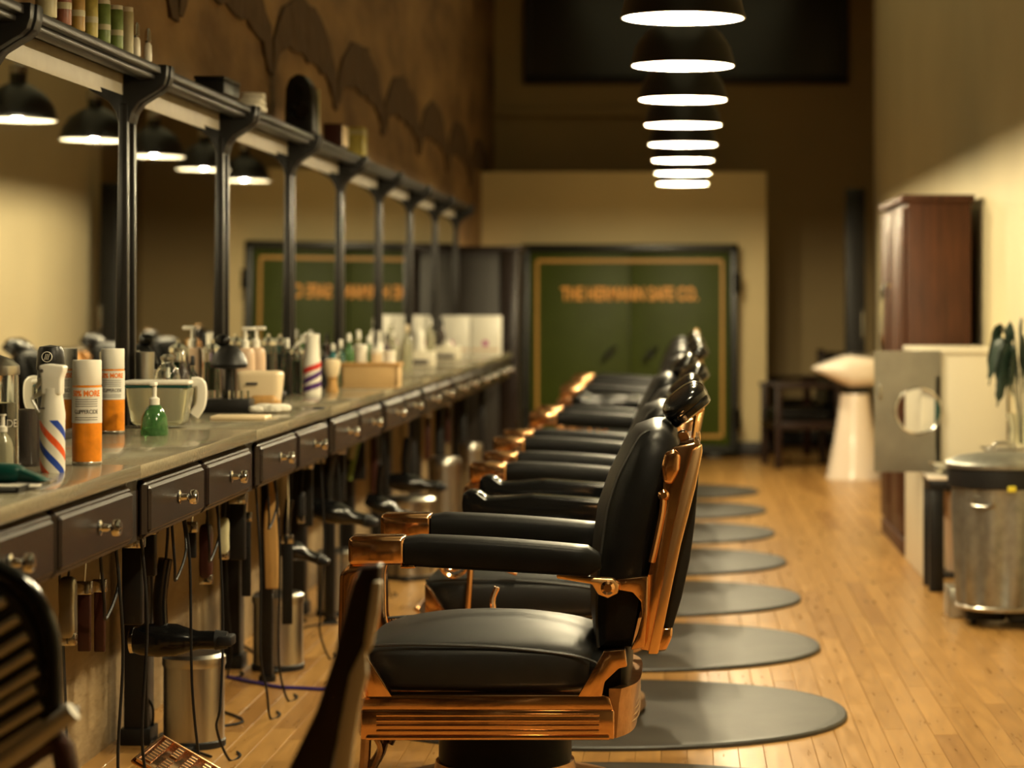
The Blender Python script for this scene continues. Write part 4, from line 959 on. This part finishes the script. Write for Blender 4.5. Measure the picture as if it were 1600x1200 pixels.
MB().tube([(-.05,0,.69), (-.045,0,.725), (.045,0,.725), (.05,0,.69)], .007, 8, 4).build('lid_handle', 'steel', t)
for a in (-2.1, 1.0):
    c, s_ = math.cos(a), math.sin(a); MB().tube([((.256)*c-s_*d_, (.256)*s_+c*d_, z_) if 0 else ((.262)*c-s_*d_, .262*s_+c*d_, z_) for d_, z_ in ((-.05,.52),(-.05,.49),(.05,.49),(.05,.52))], .007, 8, 3).build('side_handle', 'steel', t)
MB().box((-.02,-.275,.548), (.02,-.268,.572), .003).build('tag', 'yellow_tag', t)
d = MB().box((-.0,-.19,.02), (.19,.19,.072), .02, 3).box((-.19,-.06,.02), (.0,.06,.072), .01).build('dolly', 'black_plastic', t)
for sx, sy in ((.14,-.14), (-.15,0), (.14,.14)): MB().lathe([(0,-.012),(.032,-.012),(.032,.012),(0,.012)], (sx,sy,.032), 'X', 16).build('castor', 'black_satin', d)
t = tag(MB().box((-.03,-.09,0), (.10,.11,.12), .006).build('floor_box', 'steel_panel'), 'low grey metal box on the floor left of the dustbin foot', 'box'); t.location = (1.12, 9.92, 0)
# vase with dark leaves on the lid of the bin / black hose rack behind
t = empty('shelf_stand', (1.385, 10.2, 0), 'slim steel stand behind the dustbin carrying the glass vase', 'stand')
MB().box((-.11,-.10,.668), (.135,.10,.68), .003).build('top', 'steel', t)
for sx in (-.09, .12): MB().box((sx-.01,-.01,0), (sx+.01,.01,.668), .002).build('leg', 'steel', t)
t = empty('vase', (1.44, 10.2, .68), 'clear glass vase with dark drooping leaves at the right edge of the photo', 'vase')
MB().lathe([(0,0),(.055,0),(.06,.01),(.055,.08),(.065,.14),(.062,.14),(.05,.08),(.055,.015),(0,.012)], n=28).build('vase_glass', 'glass', t)
random.seed(3)
for k in range(16):
    a = random.uniform(0, 2*PI); r_ = random.uniform(.05, .13); hh = random.uniform(.3, .56)
    dx, dy = r_*.6*math.cos(a)-.03, r_*math.sin(a)
    b = MB(); P0 = [Vector((dx*.1, dy*.1, .02)), Vector((dx*.3, dy*.3, hh*.5)), Vector((dx*.8, dy*.8, hh*.95)), Vector((dx*1.2, dy*1.2, hh*.85)), Vector((dx*1.5, dy*1.5, hh*.55))]
    b.tube(P0, [.003,.004,.018,.028,.02,.004], 6, 4, flat=.25); b.build('leaf', 'leaf', t)
# shampoo bowl on a white flared pedestal
t = empty('shampoo_basin', (1.26, 17.6, 0), 'white basin on a flared pedestal behind the open steel door', 'basin')
MB().lathe([(0,0),(.215,0),(.20,.05),(.16,.25),(.125,.45),(.11,.58),(.105,.62),(0,.62)], n=32).build('pedestal', 'white_ceramic', t)
MB().lathe([(.105,.62),(.11,.62),(.12,.66),(0,.66)], n=28).build('collar', 'safe_black', t)
MB().blob((-.04,0,.79), (.55,.46,.25), .75, .9, 32, 16, lambda x,y,z: (x, y, z*(.22+.78*min(1, (x+1)/1.0))-.12*min(0, x))).build('bowl', 'white_ceramic', t)
MB().blob((.05,0,.90), (.30,.32,.03), .8, .9, 24, 8).build('hollow', 'steel_panel', t)
# dark stand behind, narrow cupboard
t = empty('tall_locker', (1.36, 18.9, 0), 'narrow black locker standing between the far wall and the wardrobe', 'locker')
MB().box((-.08,-.1,0), (.07,.1,2.18), .006).build('body', 'safe_black', t)
d = MB().box((-.078,-.112,.06), (.068,-.10,2.14), .004).build('door', 'black_satin', t); MB().tube([(.045,-.11,1.0), (.045,-.135,1.02), (.045,-.135,1.2), (.045,-.11,1.22)], .007, 8).build('handle', 'chrome', d)
# dark waiting armchairs
def armchair(X, Y, rz, lab):
    t = empty('armchair', (X, Y, 0), lab, 'chair', 'dark armchairs beside the basin', rz=rz)
    for sx in (-.26, .26):
        for sy in (-.24, .24): MB().box((sx-.025,sy-.025,0), (sx+.025,sy+.025,.62 if sy < 0 else .88), .004).build('leg', 'wood_dark', t)
        MB().box((sx-.035,-.28,.62), (sx+.035,.25,.655), .01).build('arm', 'wood_dark', t)
    MB().box((-.26,-.27,.30), (.26,.26,.36), .006).build('seat_frame', 'wood_dark', t)
    MB().blob((0,-.01,.41), (.50,.50,.11), .35, .3, 24, 10).build('seat', 'leather', t)
    MB().blob((0,.22,.66), (.46,.10,.40), .35, .3, 24, 10, None, (-.12,0,0)).build('backrest', 'leather', t)
armchair(.93, 18.9, math.radians(-80), 'dark armchair by the partition end, nearer the camera')
armchair(1.12, 20.5, math.radians(-60), 'dark armchair standing behind the white basin')

# ------------------------------------------------------------------ foreground pieces
# ribbed metal footrest of the chair before the first one, raised on its stand
t = empty('raised_footrest', (-1.16, 3.85, 0), 'raised ribbed metal footrest in a curved dark frame, lower left corner', 'footrest')
s0 = F/3.85
def fq(pts): return [((max(x,-30)-VX)/s0+1.16, H-(y-VY)/s0) for x, y in pts]
fr2 = fq([(-30,1000),(-30,862),(0,876),(40,900),(72,940),(92,990),(98,1050),(100,1105),(118,1100),(128,1112),(60,1160),(-20,1215)])
MB().prism(fr2, -.010, .012, .008, 3).build('back_plate', 'wood_dark', t)
MB().tube([(x, -.02, z) for x, z in fq([(-30,874),(0,886),(36,908),(66,945),(84,992),(88,1050),(88,1100)])], .016, 12, 6).build('frame', 'black_gloss', t)
MB().prism(fq([(-30,1000),(-30,905),(-5,905),(35,935),(62,985),(72,1050),(76,1090),(0,1140),(-30,1160)]), -.02, -.008, .004).build('inner_panel', 'hearth', t)
for k in range(8):
    y0 = 955+k*27; x1 = [16,36,50,58,66,62,72,74][k]
    b = MB().tube([(x, -.028, z) for x, z in fq([(-30, y0+(x1+30)*.62-20), (x1, y0-20)])], .0085, 10); b.build('rib', 'rib_metal', t)
MB().tube([(x, -.028, z) for x, z in fq([(-30,1212),(0,1192),(60,1150),(122,1106)])], .016, 12).build('lower_rail', 'rib_metal', t)
b = MB().tube([(x, -.0, z) for x, z in fq([(-30,1235),(20,1200),(90,1158),(108,1240)])], .020, 12, 4); b.build('bracket', 'oxblood', t)
MB().tube([(.02,.03,.03), (.0,.03,.30), (-.02,.0,.52)], .022, 12, 4).lathe([(0,0),(.12,0),(.12,.012),(.03,.03),(0,.03)], (.02,.03,0), n=24).build('stand', 'black_satin', t)
# side chair seen edge-on, leaning back
t = empty('side_chair', (-.80, 3.8, 0), 'blurred dark wooden chair back with metal edge, close to the camera', 'chair')
s1 = F/3.8
def cq(pts): return [((x-VX)/s1+.80, H-(y-VY)/s1) for x, y in pts]
MB().prism(cq([(566,884),(598,880),(594,930),(570,1010),(540,1110),(520,1200),(500,1300),(440,1300),(452,1200),(496,1110),(522,1030),(540,960),(552,910)]), -.02, .02, .006, 3).build('back_panel', 'wood_dark', t)
MB().prism(cq([(586,905),(600,905),(596,950),(584,1010),(574,1020),(572,1000)]), -.03, -.012, .004).build('upper_edge', 'trim_metal', t)
MB().prism(cq([(574,1000),(578,1050),(566,1100),(556,1160),(550,1210),(540,1310),(510,1310),(524,1200),(534,1130),(550,1050)]), -.03, -.012, .004).build('edge_trim', 'trim_metal', t)
MB().box((-.12,-.04,.42), (.22,.40,.46), .012, 3).build('seat', 'leather', t)
for sx in (-.09, .18):
    for sy in (-.01, .37): MB().box((sx-.018,sy-.018,0), (sx+.018,sy+.018,.42), .004).build('leg', 'wood_dark', t)
